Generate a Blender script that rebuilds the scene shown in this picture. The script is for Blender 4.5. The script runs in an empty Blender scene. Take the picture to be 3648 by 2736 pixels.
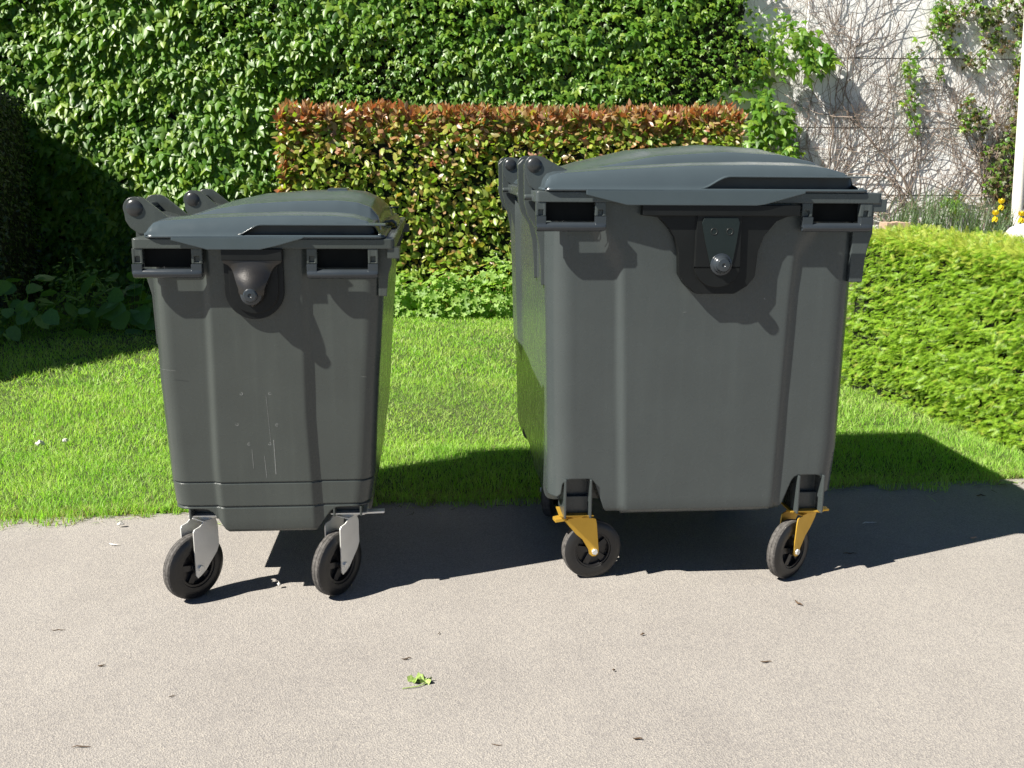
import bpy, bmesh, math, random
import numpy as np
from mathutils import Vector, Matrix
rad = math.radians
S = bpy.context.scene
COL = S.collection
rng = np.random.default_rng(7)
random.seed(7)

# ------------------------------------------------------------------ camera
PITCH, ROLL, CAMH = rad(12.45), 0.008, 1.34
cd = bpy.data.cameras.new('camera'); cam = bpy.data.objects.new('camera', cd); COL.objects.link(cam)
cd.lens = 35.0; cd.sensor_width = 36.0; cd.clip_start = 0.05; cd.clip_end = 500
_r0 = Vector((1, 0, 0)); _u0 = Vector((0, math.sin(PITCH), math.cos(PITCH)))
_r = _r0*math.cos(ROLL) + _u0*math.sin(ROLL); _u = -_r0*math.sin(ROLL) + _u0*math.cos(ROLL); _b = _r.cross(_u)
cam.matrix_world = Matrix(((_r.x, _u.x, _b.x, 0), (_r.y, _u.y, _b.y, 0), (_r.z, _u.z, _b.z, CAMH), (0, 0, 0, 1)))
S.camera = cam
# ------------------------------------------------------------------ light
AZ, EL = rad(27), rad(45)                    # direction the shadows fall (from +X towards +Y), elevation
to_sun = Vector((-math.cos(AZ)*math.cos(EL), -math.sin(AZ)*math.cos(EL), math.sin(EL)))
sd = bpy.data.lights.new('sun', 'SUN'); sun = bpy.data.objects.new('sun', sd); COL.objects.link(sun)
sd.energy = 5.0; sd.angle = rad(0.5); sd.color = (1.0, 0.95, 0.86)
sun.rotation_euler = to_sun.to_track_quat('Z', 'Y').to_euler(); sun.location = to_sun*30
W = bpy.data.worlds.new('World'); S.world = W; W.use_nodes = True
sky = W.node_tree.nodes.new('ShaderNodeTexSky'); sky.sky_type = 'NISHITA'; sky.sun_disc = False
sky.air_density = 0.5; sky.dust_density = 0.0; sky.ozone_density = 2.0; sky.altitude = 1500
sky.sun_elevation = EL; sky.sun_rotation = math.atan2(to_sun.x, to_sun.y)
bg = W.node_tree.nodes['Background']; bg.inputs['Strength'].default_value = 0.05
W.node_tree.links.new(sky.outputs[0], bg.inputs['Color'])
S.view_settings.view_transform = 'Standard'; S.view_settings.look = 'None'
S.view_settings.exposure = 1.15; S.view_settings.gamma = 1.0
S.render.engine = 'CYCLES'; S.render.resolution_x = 1024; S.render.resolution_y = 768

# ------------------------------------------------------------------ materials
def newmat(name):
    m = bpy.data.materials.new(name); m.use_nodes = True
    nt = m.node_tree; return m, nt, nt.nodes, nt.links, nt.nodes['Principled BSDF']
def ramp(N, pts):
    r = N.new('ShaderNodeValToRGB'); e = r.color_ramp.elements
    while len(e) < len(pts): e.new(0.5)
    for i, (p, c) in enumerate(pts): e[i].position = p; e[i].color = (*c, 1)
    return r
def noise(N, L, scale, detail=4, rough=.55, coord=None):
    n = N.new('ShaderNodeTexNoise'); n.inputs['Scale'].default_value = scale
    n.inputs['Detail'].default_value = detail; n.inputs['Roughness'].default_value = rough
    if coord is None:
        t = N.new('ShaderNodeNewGeometry'); coord = t.outputs['Position']
    L.new(coord, n.inputs['Vector']); return n
def plastic(name, col, rough=.28, bevel=.003, spec=.5, bump=.06, metal=0.0, dust=.25, sc=900, streak=0):
    m, nt, N, L, b = newmat(name)
    n1 = noise(N, L, 7, 6, .6)
    r = ramp(N, [(.35, col), (.75, tuple(c*(1+dust) + .004*dust for c in col))]); L.new(n1.outputs['Fac'], r.inputs[0])
    L.new(r.outputs[0], b.inputs['Base Color'])
    if streak:      # faint dried rain runs and dust
        tc = N.new('ShaderNodeTexCoord'); mp = N.new('ShaderNodeMapping'); mp.inputs['Scale'].default_value = (26, 26, 1.1); L.new(tc.outputs['Object'], mp.inputs['Vector'])
        ns = noise(N, L, 1.0, 5, .6, mp.outputs[0]); rs_ = ramp(N, [(.50, (1, 1, 1)), (.74, (1+streak, 1+streak, 1+.9*streak))]); L.new(ns.outputs['Fac'], rs_.inputs[0])
        ms = N.new('ShaderNodeMix'); ms.data_type = 'RGBA'; ms.blend_type = 'MULTIPLY'; ms.inputs['Factor'].default_value = 1
        L.new(r.outputs[0], ms.inputs[6]); L.new(rs_.outputs[0], ms.inputs[7]); L.new(ms.outputs[2], b.inputs['Base Color'])
    r2 = ramp(N, [(.3, (rough*.85,)*3), (.8, (rough*1.35,)*3)]); n2 = noise(N, L, 23, 5); L.new(n2.outputs['Fac'], r2.inputs[0])
    L.new(r2.outputs[0], b.inputs['Roughness'])
    b.inputs['Specular IOR Level'].default_value = spec; b.inputs['Metallic'].default_value = metal
    n3 = noise(N, L, sc, 2)
    bp = N.new('ShaderNodeBump'); bp.inputs['Strength'].default_value = bump; bp.inputs['Distance'].default_value = .001
    L.new(n3.outputs['Fac'], bp.inputs['Height'])
    if bevel:
        bv = N.new('ShaderNodeBevel'); bv.samples = 4; bv.inputs['Radius'].default_value = bevel
        L.new(bv.outputs[0], bp.inputs['Normal'])
    L.new(bp.outputs[0], b.inputs['Normal'])
    return m
def leafmat(name, cols, rough=.38, trans=.3, spec=.5, tcol=None, patch=None):
    """cols: list of base colours spread over leaves at random"""
    m, nt, N, L, b = newmat(name)
    g = N.new('ShaderNodeNewGeometry')
    k = len(cols); r = ramp(N, [(i/max(1, k-1), c) for i, c in enumerate(cols)])
    L.new(g.outputs['Random Per Island'], r.inputs[0])
    nz = noise(N, L, 60, 3); mx = N.new('ShaderNodeMix'); mx.data_type = 'RGBA'; mx.blend_type = 'MULTIPLY'; mx.inputs['Factor'].default_value = .5
    rr = ramp(N, [(.3, (.6, .6, .6)), (.7, (1.25, 1.2, 1.1))]); L.new(nz.outputs['Fac'], rr.inputs[0])
    L.new(r.outputs[0], mx.inputs[6]); L.new(rr.outputs[0], mx.inputs[7])
    out = mx.outputs[2]
    if patch:
        pn = noise(N, L, 2.6, 5, .65); pr = ramp(N, [(.36, patch[0]), (.64, patch[1])]); L.new(pn.outputs['Fac'], pr.inputs[0])
        pm = N.new('ShaderNodeMix'); pm.data_type = 'RGBA'; pm.blend_type = 'MULTIPLY'; pm.inputs['Factor'].default_value = 1
        L.new(out, pm.inputs[6]); L.new(pr.outputs[0], pm.inputs[7]); out = pm.outputs[2]
    L.new(out, b.inputs['Base Color'])
    b.inputs['Roughness'].default_value = rough; b.inputs['Specular IOR Level'].default_value = spec
    t = N.new('ShaderNodeBsdfTranslucent')
    mm = N.new('ShaderNodeMix'); mm.data_type = 'RGBA'; mm.blend_type = 'MULTIPLY'; mm.inputs['Factor'].default_value = 1
    mm.inputs[7].default_value = (*(tcol or (1.7, 1.9, .7)), 1); L.new(out, mm.inputs[6]); L.new(mm.outputs[2], t.inputs['Color'])
    ms = N.new('ShaderNodeMixShader'); ms.inputs[0].default_value = trans
    L.new(b.outputs[0], ms.inputs[1]); L.new(t.outputs[0], ms.inputs[2])
    L.new(ms.outputs[0], N['Material Output'].inputs['Surface'])
    return m
def simple(name, col, rough=.7, var=.3, scale=20, bump=.3, spec=.3, metal=0, dist=.01):
    m, nt, N, L, b = newmat(name)
    n = noise(N, L, scale, 6, .6)
    r = ramp(N, [(.3, tuple(c*(1-var) for c in col)), (.7, tuple(min(1, c*(1+var)) for c in col))])
    L.new(n.outputs['Fac'], r.inputs[0]); L.new(r.outputs[0], b.inputs['Base Color'])
    b.inputs['Roughness'].default_value = rough; b.inputs['Specular IOR Level'].default_value = spec; b.inputs['Metallic'].default_value = metal
    bp = N.new('ShaderNodeBump'); bp.inputs['Strength'].default_value = bump; bp.inputs['Distance'].default_value = dist
    L.new(n.outputs['Fac'], bp.inputs['Height']); L.new(bp.outputs[0], b.inputs['Normal'])
    return m
M = {}
M['body_small'] = plastic('dark_olive_grey_plastic', (.047, .055, .051), .26, .005, dust=.12, streak=.18)
M['body_large'] = plastic('dark_slate_grey_plastic', (.050, .060, .060), .26, .005, dust=.10, streak=.10)
M['lid'] = plastic('blue_grey_lid_plastic', (.052, .069, .078), .19, .004, bump=.03, dust=.1)
M['dark'] = plastic('blackish_plastic', (.018, .020, .019), .35, .003)
M['handle'] = plastic('smooth_dark_handle_plastic', (.026, .032, .038), .22, .003, bump=.03)
M['lug'] = plastic('smooth_black_plastic', (.006, .007, .007), .42, .003, spec=.25, bump=.2, sc=700)
M['bell'] = plastic('grained_black_plastic', (.035, .033, .031), .33, .003, spec=.7, bump=.5, sc=420, metal=.55)
M['lug_plate'] = plastic('smooth_grey_green_plastic', (.008, .014, .014), .34, .002, spec=.35)
M['gold'] = plastic('yellow_passivated_steel', (.56, .34, .045), .38, .0015, metal=.5, dust=.25, bump=.1, sc=200)
M['zinc'] = plastic('zinc_plated_steel', (.66, .66, .63), .36, .0015, metal=.45, dust=.2, bump=.1, sc=200)
M['rubber'] = plastic('black_rubber', (.011, .011, .011), .36, .001, dust=.4, bump=.3, sc=300)
M['tread'] = simple('dusty_tread_rubber', (.08, .075, .07), .8, .5, 90, .3)
M['wheel'] = plastic('black_wheel_plastic', (.010, .010, .011), .3, .001)
M['scuff'] = simple('pale_scuff', (.22, .23, .22), .7, .4, 300, .2)

def driveway_mat():
    m, nt, N, L, b = newmat('fine_aggregate_asphalt')
    big = noise(N, L, .9, 7, .68); mid = noise(N, L, 55, 4, .65); fin = noise(N, L, 260, 3, .7)
    vor = N.new('ShaderNodeTexVoronoi'); vor.inputs['Scale'].default_value = 240
    g = N.new('ShaderNodeNewGeometry'); L.new(g.outputs['Position'], vor.inputs['Vector'])
    r1 = ramp(N, [(.30, (.262, .244, .228)), (.55, (.296, .277, .257)), (.75, (.325, .306, .284))]); L.new(big.outputs['Fac'], r1.inputs[0])
    r2 = ramp(N, [(.30, (.76, .76, .79)), (.5, (.97, .97, .97)), (.68, (1.2, 1.19, 1.12))]); L.new(fin.outputs['Fac'], r2.inputs[0])
    r3 = ramp(N, [(0, (.66, .66, .69)), (.5, (1.0, 1.0, 1.0)), (1, (1.36, 1.33, 1.26))]); L.new(vor.outputs['Color'], r3.inputs[0])
    st = noise(N, L, 3.4, 7, .7); r4 = ramp(N, [(.30, (.93, .93, .93)), (.50, (1, 1, 1)), (.75, (1.03, 1.03, 1.025))]); L.new(st.outputs['Fac'], r4.inputs[0])
    q = N.new('ShaderNodeMix'); q.data_type = 'RGBA'; q.blend_type = 'MULTIPLY'; q.inputs['Factor'].default_value = 1
    L.new(r1.outputs[0], q.inputs[6]); L.new(r4.outputs[0], q.inputs[7])
    a = N.new('ShaderNodeMix'); a.data_type = 'RGBA'; a.blend_type = 'MULTIPLY'; a.inputs['Factor'].default_value = .8
    L.new(q.outputs[2], a.inputs[6]); L.new(r2.outputs[0], a.inputs[7])
    c = N.new('ShaderNodeMix'); c.data_type = 'RGBA'; c.blend_type = 'MULTIPLY'; c.inputs['Factor'].default_value = .75
    L.new(a.outputs[2], c.inputs[6]); L.new(r3.outputs[0], c.inputs[7]); L.new(c.outputs[2], b.inputs['Base Color'])
    b.inputs['Roughness'].default_value = .85; b.inputs['Specular IOR Level'].default_value = .2
    bp = N.new('ShaderNodeBump'); bp.inputs['Strength'].default_value = .7; bp.inputs['Distance'].default_value = .002
    L.new(vor.outputs['Distance'], bp.inputs['Height'])
    bp2 = N.new('ShaderNodeBump'); bp2.inputs['Strength'].default_value = .2; bp2.inputs['Distance'].default_value = .003
    L.new(mid.outputs['Fac'], bp2.inputs['Height']); L.new(bp.outputs[0], bp2.inputs['Normal']); L.new(bp2.outputs[0], b.inputs['Normal'])
    return m
M['drive'] = driveway_mat()
M['soil'] = simple('lawn_soil', (.05, .075, .018), .95, .5, 30, .6)
M['earth'] = simple('crumbly_earth', (.13, .10, .07), .95, .4, 60, .8)
M['concrete'] = simple('white_painted_concrete', (.80, .80, .78), .7, .06, 9, .15)
M['post'] = simple('cream_post_paint', (.80, .78, .70), .5, .08, 12, .1)
M['core'] = simple('dark_inner_shade', (.016, .020, .009), .95, .5, 18, .8, dist=.05)  # dark colour stands in for shade deep between the leaves
M['core_dark'] = simple('hedge_inner_shade', (.006, .008, .004), .95, .4, 18, .5, dist=.03)  # darker still, painted shade for the gaps in the clipped hedges
M['bark'] = simple('dry_vine_bark', (.27, .215, .175), .9, .4, 25, .4)
M['ivy'] = leafmat('ivy_leaf', [(.08, .20, .022), (.13, .29, .030), (.20, .36, .040), (.09, .22, .035), (.27, .41, .045), (.045, .13, .02)], .40, .45, .5, (2.0, 1.8, .4))
M['ivy_old'] = leafmat('withered_ivy_leaf', [(.09, .085, .03), (.12, .075, .035), (.075, .10, .03), (.10, .12, .03)], .5, .25, .4)
M['pho'] = leafmat('photinia_green_leaf', [(.20, .31, .04), (.30, .38, .055), (.13, .24, .035), (.32, .22, .06), (.38, .43, .09), (.20, .32, .04)], .38, .40, .45)
M['pho_red'] = leafmat('photinia_red_leaf', [(.36, .15, .08), (.34, .19, .06), (.42, .24, .16), (.28, .22, .05), (.48, .36, .22)], .35, .35, .6, (1.6, .9, .6))
M['yew'] = leafmat('yew_needle', [(.20, .36, .03), (.28, .44, .035), (.14, .29, .025), (.36, .48, .05)], .45, .28, .4)
M['yew_top'] = leafmat('yew_tip', [(.36, .42, .06), (.42, .46, .08), (.28, .40, .045)], .5, .3, .4)
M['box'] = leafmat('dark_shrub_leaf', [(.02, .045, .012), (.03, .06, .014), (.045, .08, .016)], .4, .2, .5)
M['grass'] = leafmat('grass_blade', [(.27, .50, .06), (.37, .58, .09), (.47, .62, .17), (.27, .49, .06), (.58, .66, .30)], .5, .45, .35, patch=((.74, .87, .68), (1.10, 1.04, 1.15)), tcol=(1.5, 1.8, .7))
M['straw'] = leafmat('dry_grass', [(.32, .28, .14), (.24, .24, .09)], .6, .3, .3)
M['ger'] = leafmat('geranium_leaf', [(.20, .34, .06), (.30, .44, .11), (.15, .28, .05)], .5, .4, .4)
M['big'] = leafmat('broad_leaf', [(.10, .22, .05), (.13, .27, .07), (.16, .30, .06)], .4, .3, .5)
M['reed'] = leafmat('blue_green_blade', [(.09, .15, .07), (.13, .20, .09), (.08, .13, .07)], .5, .3, .4)
M['yellow'] = leafmat('yellow_petal', [(.80, .62, .02), (.85, .70, .05)], .5, .3, .3, (1, 1, .6))
M['stone'] = simple('pale_boulder', (.72, .71, .68), .75, .15, 6, .5)
M['block'] = simple('buff_stone', (.42, .30, .22), .85, .3, 14, .5)
M['twig'] = simple('brown_twig', (.10, .065, .04), .9, .4, 80, .5)
M['pale'] = simple('pale_chip', (.62, .60, .55), .8, .2, 80, .3)
M['freshleaf'] = simple('fallen_leaf', (.26, .36, .10), .55, .35, 60, .4)

# ------------------------------------------------------------------ helpers
def tag(o, label=None, cat=None, group=None, kind=None):
    if label: o['label'] = label
    if cat: o['category'] = cat
    if group: o['group'] = group
    if kind: o['kind'] = kind
    return o
def empty(name, loc=(0, 0, 0), rz=0.0):
    o = bpy.data.objects.new(name, None); COL.objects.link(o); o.location = loc; o.rotation_euler = (0, 0, rz)
    o.empty_display_size = .1; return o
def build(name, bm, mats, parent=None, sharp=32):
    bmesh.ops.remove_doubles(bm, verts=bm.verts, dist=1e-6)
    bmesh.ops.recalc_face_normals(bm, faces=bm.faces)
    me = bpy.data.meshes.new(name)
    for f in bm.faces: f.smooth = True
    a = rad(sharp)
    for e in bm.edges:
        if len(e.link_faces) != 2 or e.calc_face_angle(0) > a: e.smooth = False
    bm.to_mesh(me); bm.free()
    for m in (mats if isinstance(mats, (list, tuple)) else [mats]): me.materials.append(m)
    o = bpy.data.objects.new(name, me); COL.objects.link(o)
    if parent is not None: o.parent = parent
    return o
def box(bm, x0, x1, y0, y1, z0, z1, mi=0):
    vs = [bm.verts.new((x, y, z)) for x in (x0, x1) for y in (y0, y1) for z in (z0, z1)]
    for q in ((0, 1, 3, 2), (4, 6, 7, 5), (0, 4, 5, 1), (2, 3, 7, 6), (0, 2, 6, 4), (1, 5, 7, 3)):
        f = bm.faces.new([vs[i] for i in q]); f.material_index = mi
def prism(bm, pts, y0, y1, mi=0):
    a = [bm.verts.new((x, y0, z)) for x, z in pts]; b = [bm.verts.new((x, y1, z)) for x, z in pts]
    n = len(pts)
    fs = [bm.faces.new(a), bm.faces.new(b[::-1])] + [bm.faces.new((a[i], b[i], b[(i+1) % n], a[(i+1) % n])) for i in range(n)]
    for f in fs: f.material_index = mi
def rings(bm, rs, close=True, cap0=True, cap1=True, mi=0):
    """rs: list of rings (lists of points), same length"""
    V = [[bm.verts.new(p) for p in r] for r in rs]; n = len(V[0])
    for i in range(len(V)-1):
        for j in range(n if close else n-1):
            k = (j+1) % n
            f = bm.faces.new((V[i][j], V[i][k], V[i+1][k], V[i+1][j])); f.material_index = mi
    if cap0: bm.faces.new(V[0]).material_index = mi
    if cap1: bm.faces.new(V[-1][::-1]).material_index = mi
    return V
def lathe(bm, c, ax, prof, n=32, mi=0, cap=True):
    """prof: list of (distance along axis, radius)"""
    ax = Vector(ax).normalized(); u = ax.orthogonal().normalized(); v = ax.cross(u); c = Vector(c)
    rings(bm, [[c + ax*h + (u*math.cos(2*math.pi*i/n) + v*math.sin(2*math.pi*i/n))*r for i in range(n)] for h, r in prof], True, cap, cap, mi)
def tube(bm, pts, rr, n=8, mi=0):
    pts = [Vector(p) for p in pts]; R = []
    if not isinstance(rr, (list, tuple)): rr = [rr]*len(pts)
    for i, p in enumerate(pts):
        t = (pts[min(i+1, len(pts)-1)] - pts[max(i-1, 0)]).normalized()
        up = Vector((0, 0, 1)) if abs(t.z) < .9 else Vector((0, 1, 0))
        u = t.cross(up).normalized(); v = u.cross(t)
        R.append([p + (u*math.cos(2*math.pi*k/n) + v*math.sin(2*math.pi*k/n))*rr[i] for k in range(n)])
    rings(bm, R, True, True, True, mi)
def lerp(x, pts):
    return float(np.interp(x, [p[0] for p in pts], [p[1] for p in pts]))
def sst(a, b, x):
    t = min(1, max(0, (x-a)/(b-a))); return t*t*(3-2*t)
def scatter(name, tv, tf, pos, Rm, sc, mats, mi=None, parent=None, smooth=False):
    """one mesh holding a transformed template per row of pos. Rm (N,3,3) columns = local axes."""
    tv = np.asarray(tv, float); tf = np.asarray(tf, int); Nn = len(pos)
    sc = np.asarray(sc, float); sc = sc[:, None, None] if sc.ndim == 1 else sc[:, None, :]
    v = np.einsum('nij,nkj->nki', Rm, tv[None]*sc) + pos[:, None, :]
    nv, nf, k = len(tv), len(tf), tf.shape[1]
    me = bpy.data.meshes.new(name)
    me.vertices.add(Nn*nv); me.vertices.foreach_set('co', v.astype(np.float32).ravel())
    f = (tf[None] + (np.arange(Nn)*nv)[:, None, None]).ravel()
    me.loops.add(len(f)); me.loops.foreach_set('vertex_index', f.astype(np.int32))
    me.polygons.add(Nn*nf); me.polygons.foreach_set('loop_start', (np.arange(Nn*nf)*k).astype(np.int32))
    if mi is not None: me.polygons.foreach_set('material_index', np.repeat(np.asarray(mi), nf).astype(np.int32))
    if smooth: me.polygons.foreach_set('use_smooth', np.ones(Nn*nf, bool))
    for m in (mats if isinstance(mats, (list, tuple)) else [mats]): me.materials.append(m)
    me.update(calc_edges=True)
    o = bpy.data.objects.new(name, me); COL.objects.link(o)
    if parent is not None: o.parent = parent
    return o
def frames(nrm, tip):
    """local z = normal, local -y = tip direction"""
    z = nrm/np.linalg.norm(nrm, axis=1, keepdims=True)
    y = -tip; y = y - z*np.sum(y*z, 1, keepdims=True); y /= np.linalg.norm(y, axis=1, keepdims=True)+1e-9
    x = np.cross(y, z); return np.stack([x, y, z], axis=2)
def hills(x, y, seed, f):
    r = np.random.default_rng(seed); s = np.zeros_like(x)
    for k in range(6):
        a, b, p = r.normal(size=2)*f*(1+k*.5), r.uniform(0, 6.28), r.uniform(.6, 1)/(1+k*.35)
        s = s + p*np.sin(a[0]*x + a[1]*y + b)
    return s/2.2

# ================================================================== SETTING
def edge_y(x): return 3.58 + (x+1.94)*.148
GB = 0.65                                       # level of the raised planting bed
bm = bmesh.new()
box(bm, -60, 60, -40, 60, -.3, -.012); tag(build('ground', bm, M['soil']), kind='structure')
bm = bmesh.new()
xs = np.linspace(-12, 12, 60); top = []
for x in xs: top.append((x, edge_y(x)+.02+.015*math.sin(x*7)+.01*math.sin(x*19)))
a = [bm.verts.new((x, y, 0)) for x, y in top]; b = [bm.verts.new((x, -6, 0)) for x, y in top]
a2 = [bm.verts.new((x, y, -.05)) for x, y in top]
for i in range(len(xs)-1):
    bm.faces.new((b[i], b[i+1], a[i+1], a[i])); bm.faces.new((a[i], a[i+1], a2[i+1], a2[i]))
tag(build('driveway', bm, M['drive']), kind='structure')
bm = bmesh.new()
nx, ny = 60, 40; G = []
for i in range(nx):
    x = -8 + 12*i/(nx-1); r = []
    for j in range(ny):
        y0 = edge_y(x)+.03; y = y0 + (11.2-y0)*(j/(ny-1))
        r.append(bm.verts.new((x, y, -.008 + .012*math.sin(x*2.1+y)*math.cos(y*1.7) + .008*min(1, j))))
    G.append(r)
for i in range(nx-1):
    for j in range(ny-1): bm.faces.new((G[i][j], G[i+1][j], G[i+1][j+1], G[i][j+1]))
tag(build('lawn_ground', bm, M['soil']), kind='structure')
bm = bmesh.new()
prism(bm, [(2.75, -.01), (2.95, .55), (3.2, GB), (8, GB), (8, -.01)], 6.6, 10.55)
tag(build('planting_bed', bm, M['earth']), kind='structure')

# concrete wall with panel joints
WY = 10.6
wall = empty('concrete_wall', (0, WY, 0)); tag(wall, 'tall white concrete panel wall, bare at right and ivy covered at left', 'wall')
zj = [-.02, .42, 1.055, 1.735, 2.42, 3.10, 3.8, 4.4]
for k in range(len(zj)-1):
    bm = bmesh.new(); box(bm, 2.96, 5.45, 0, .2, zj[k]+.006, zj[k+1]-.006); box(bm, 5.45, 9.5, .002, .2, zj[k]+.006, zj[k+1]-.006)
    build('wall_panel', bm, M['concrete'], wall)
bm = bmesh.new(); box(bm, -9, 2.94, .05, .24, -.02, 4.4); box(bm, -9, 9.5, .06, .19, -.02, 4.39)
build('wall_panel', bm, M['concrete'], wall)

# leaf templates -----------------------------------------------------
IVY_O = [(0, -.02), (.20, .16), (.46, .02), (.74, -.42), (.34, -.36), (.24, -.60), (0, -1.15), (-.24, -.60), (-.34, -.36), (-.74, -.42), (-.46, .02), (-.20, .16)]
IVY_V = [(0, -.35, .10)] + [(x, y, .03-.16*abs(x)-.10*max(0, -y-.5)) for x, y in IVY_O]
IVY_F = [(0, i, i % 12+1) for i in range(1, 13)]
OV_V = [(0, 0, 0), (.2, -.25, -.05), (.24, -.55, -.06), (0, -1, -.05), (-.24, -.55, -.06), (-.2, -.25, -.05), (0, -.5, .02)]
OV_F = [(6, 0, 1), (6, 1, 2), (6, 2, 3), (6, 3, 4), (6, 4, 5), (6, 5, 0)]
def rnd(n, a, b): return rng.uniform(a, b, n)

# ivy -----------------------------------------------------------------
def ivy_right(z):                     # right boundary of the dense ivy
    return np.interp(z, [0, 1.4, 1.75, 1.95, 2.2, 2.35, 2.55, 2.75, 3.0, 4], [2.1, 2.16, 2.18, 2.3, 2.62, 2.84, 2.80, 2.56, 2.5, 2.48])
ivy = empty('ivy', (0, WY-.05, 0)); tag(ivy, 'dense green ivy covering the left two thirds of the wall behind the hedge', 'ivy')
n = 27000
x = rnd(n, -5.7, 3.4); z = rnd(n, 0.0, 3.35)
edge = ivy_right(z) + hills(x*0, z, 3, 9)*.10 + rng.normal(0, .06, n)
keep = x < edge
thin = np.clip((edge-x)/.35, .25, 1); keep &= rng.random(n) < thin
x, z = x[keep], z[keep]
# sparse outlying clusters on the bare part
cl = [(2.52, 1.95, .13), (2.50, 1.6, .14), (2.46, 1.45, .12), (2.76, 1.75, .09), (2.80, 1.5, .12), (2.98, 2.42, .12), (3.14, 2.40, .06), (2.68, 2.72, .10), (2.86, 2.6, .08), (2.58, 1.35, .17), (2.78, 1.3, .15)]
for cx, cz, s in cl:
    k = int(340*s); x = np.append(x, rng.normal(cx, s*.5, k)); z = np.append(z, rng.normal(cz, s*.8, k))
n = len(x)
bul = .10 + .05*hills(x*1.0, z*1.6, 11, 1.8) + .025*hills(x, z, 5, 6)
dep = np.abs(rng.normal(0, .05, n)); y = -(np.clip(bul, .02, .3) - dep*.9) - .02
pos = np.stack([x, np.minimum(y, -.005), z], 1)
hx, hz = hills(x, z, 21, 2.2), hills(x, z, 22, 2.2)
nrm = np.stack([rng.normal(0, .34, n)-.08+.25*hx, -np.ones(n)*.85, rnd(n, -.1, 1.0)+.3*hz], 1)
tip = np.stack([rng.normal(0, .35, n), -rnd(n, .1, .5), -np.ones(n)], 1)
sc = (.054+.052*rng.random(n)**1.3)*(1+.75*np.clip(hills(x, z, 31, 1.5), -1, 1)); sc = np.clip(sc, .04, .13)
scatter('leaves', IVY_V, IVY_F, pos, frames(nrm, tip), sc, M['ivy'], parent=ivy)
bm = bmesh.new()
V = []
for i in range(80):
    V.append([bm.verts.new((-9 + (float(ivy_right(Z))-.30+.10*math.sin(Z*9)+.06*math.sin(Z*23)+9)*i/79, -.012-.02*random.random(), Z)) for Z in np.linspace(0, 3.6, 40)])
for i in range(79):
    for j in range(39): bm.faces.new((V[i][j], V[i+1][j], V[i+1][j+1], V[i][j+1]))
build('stems', bm, M['core'], ivy)  # one dark sheet painting the shaded gaps behind the ivy leaves

# leafless vine -------------------------------------------------------
vine = empty('dry_vine', (0, WY-.02, 0)); tag(vine, 'leafless grey brown creeper fanning up the bare white wall', 'creeper')
segs = []
def grow(x, z, ang, r, length, depth, y=0.0):
    k = max(2, int(length/.055)); P = [(x, -.003-r-y, z)]; R_ = [r]
    for i in range(k):
        ang += random.gauss(0, .20) + (math.pi/2-ang)*.04
        x += math.cos(ang)*.055; z += math.sin(ang)*.055
        if z > 3.5 or z < GB-.1 or x > 5.6 or x < 2.25: break
        y = max(0, min(.022, y+random.gauss(0, .004)))
        rr = r*(1-.65*i/k); P.append((x, -.003-rr-y, z)); R_.append(rr)
        if depth < 3 and random.random() < (.20 if depth == 0 else .15):
            grow(x, z, ang+random.choice((-1, 1))*random.uniform(.3, 1.1), rr*.72, length*random.uniform(.25, .6), depth+1, y)
    if len(P) > 1: segs.append((P, R_))
for i in range(30):
    bx = random.uniform(2.4, 5.4); grow(bx, GB-.05, math.pi/2+random.gauss(0, .45), random.uniform(.0035, .007), random.uniform(1.4, 3.2), 0)
for i in range(9):
    grow(random.choice((2.7, 3.3, 3.9, 4.4, 4.9, 5.2))+random.gauss(0, .15), GB-.05, math.pi/2+random.gauss(0, .3), random.uniform(.010, .014), 2.6, 0)
for i in range(70):
    bx = random.uniform(2.35, 5.5); bz = random.uniform(1.2, 3.1); grow(bx, bz, math.pi/2+random.gauss(0, .7), random.uniform(.0025, .0045), random.uniform(.4, 1.2), 1)
for i in range(170):
    bx = 5.5-abs(random.gauss(0, 1.0)); bz = random.uniform(.9, 3.2)
    if bx > 2.35: grow(bx, bz, random.uniform(0, 6.28), random.uniform(.002, .0035), random.uniform(.2, .6), 2, random.uniform(0, .03))
vv, ff = [], []
for P, R_ in segs:
    base = len(vv)
    for i, (p, r) in enumerate(zip(P, R_)):
        q = P[min(i+1, len(P)-1)]; pr = P[max(i-1, 0)]; t = Vector((q[0]-pr[0], 0, q[2]-pr[2])); t.normalize() if t.length else None
        s = Vector((t.z, 0, -t.x))
        for a_ in (0, 2.094, 4.189):
            o_ = s*math.cos(a_)*r + Vector((0, -math.sin(a_)*r, 0)); vv.append((p[0]+o_.x, p[1]+o_.y, p[2]+o_.z))
    for i in range(len(P)-1):
        for k in range(3):
            ff.append((base+i*3+k, base+i*3+(k+1) % 3, base+(i+1)*3+(k+1) % 3, base+(i+1)*3+k))
me = bpy.data.meshes.new('twigs'); me.from_pydata(vv, [], ff); me.materials.append(M['bark']); me.update()
o = bpy.data.objects.new('twigs', me); COL.objects.link(o); o.parent = vine
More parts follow.
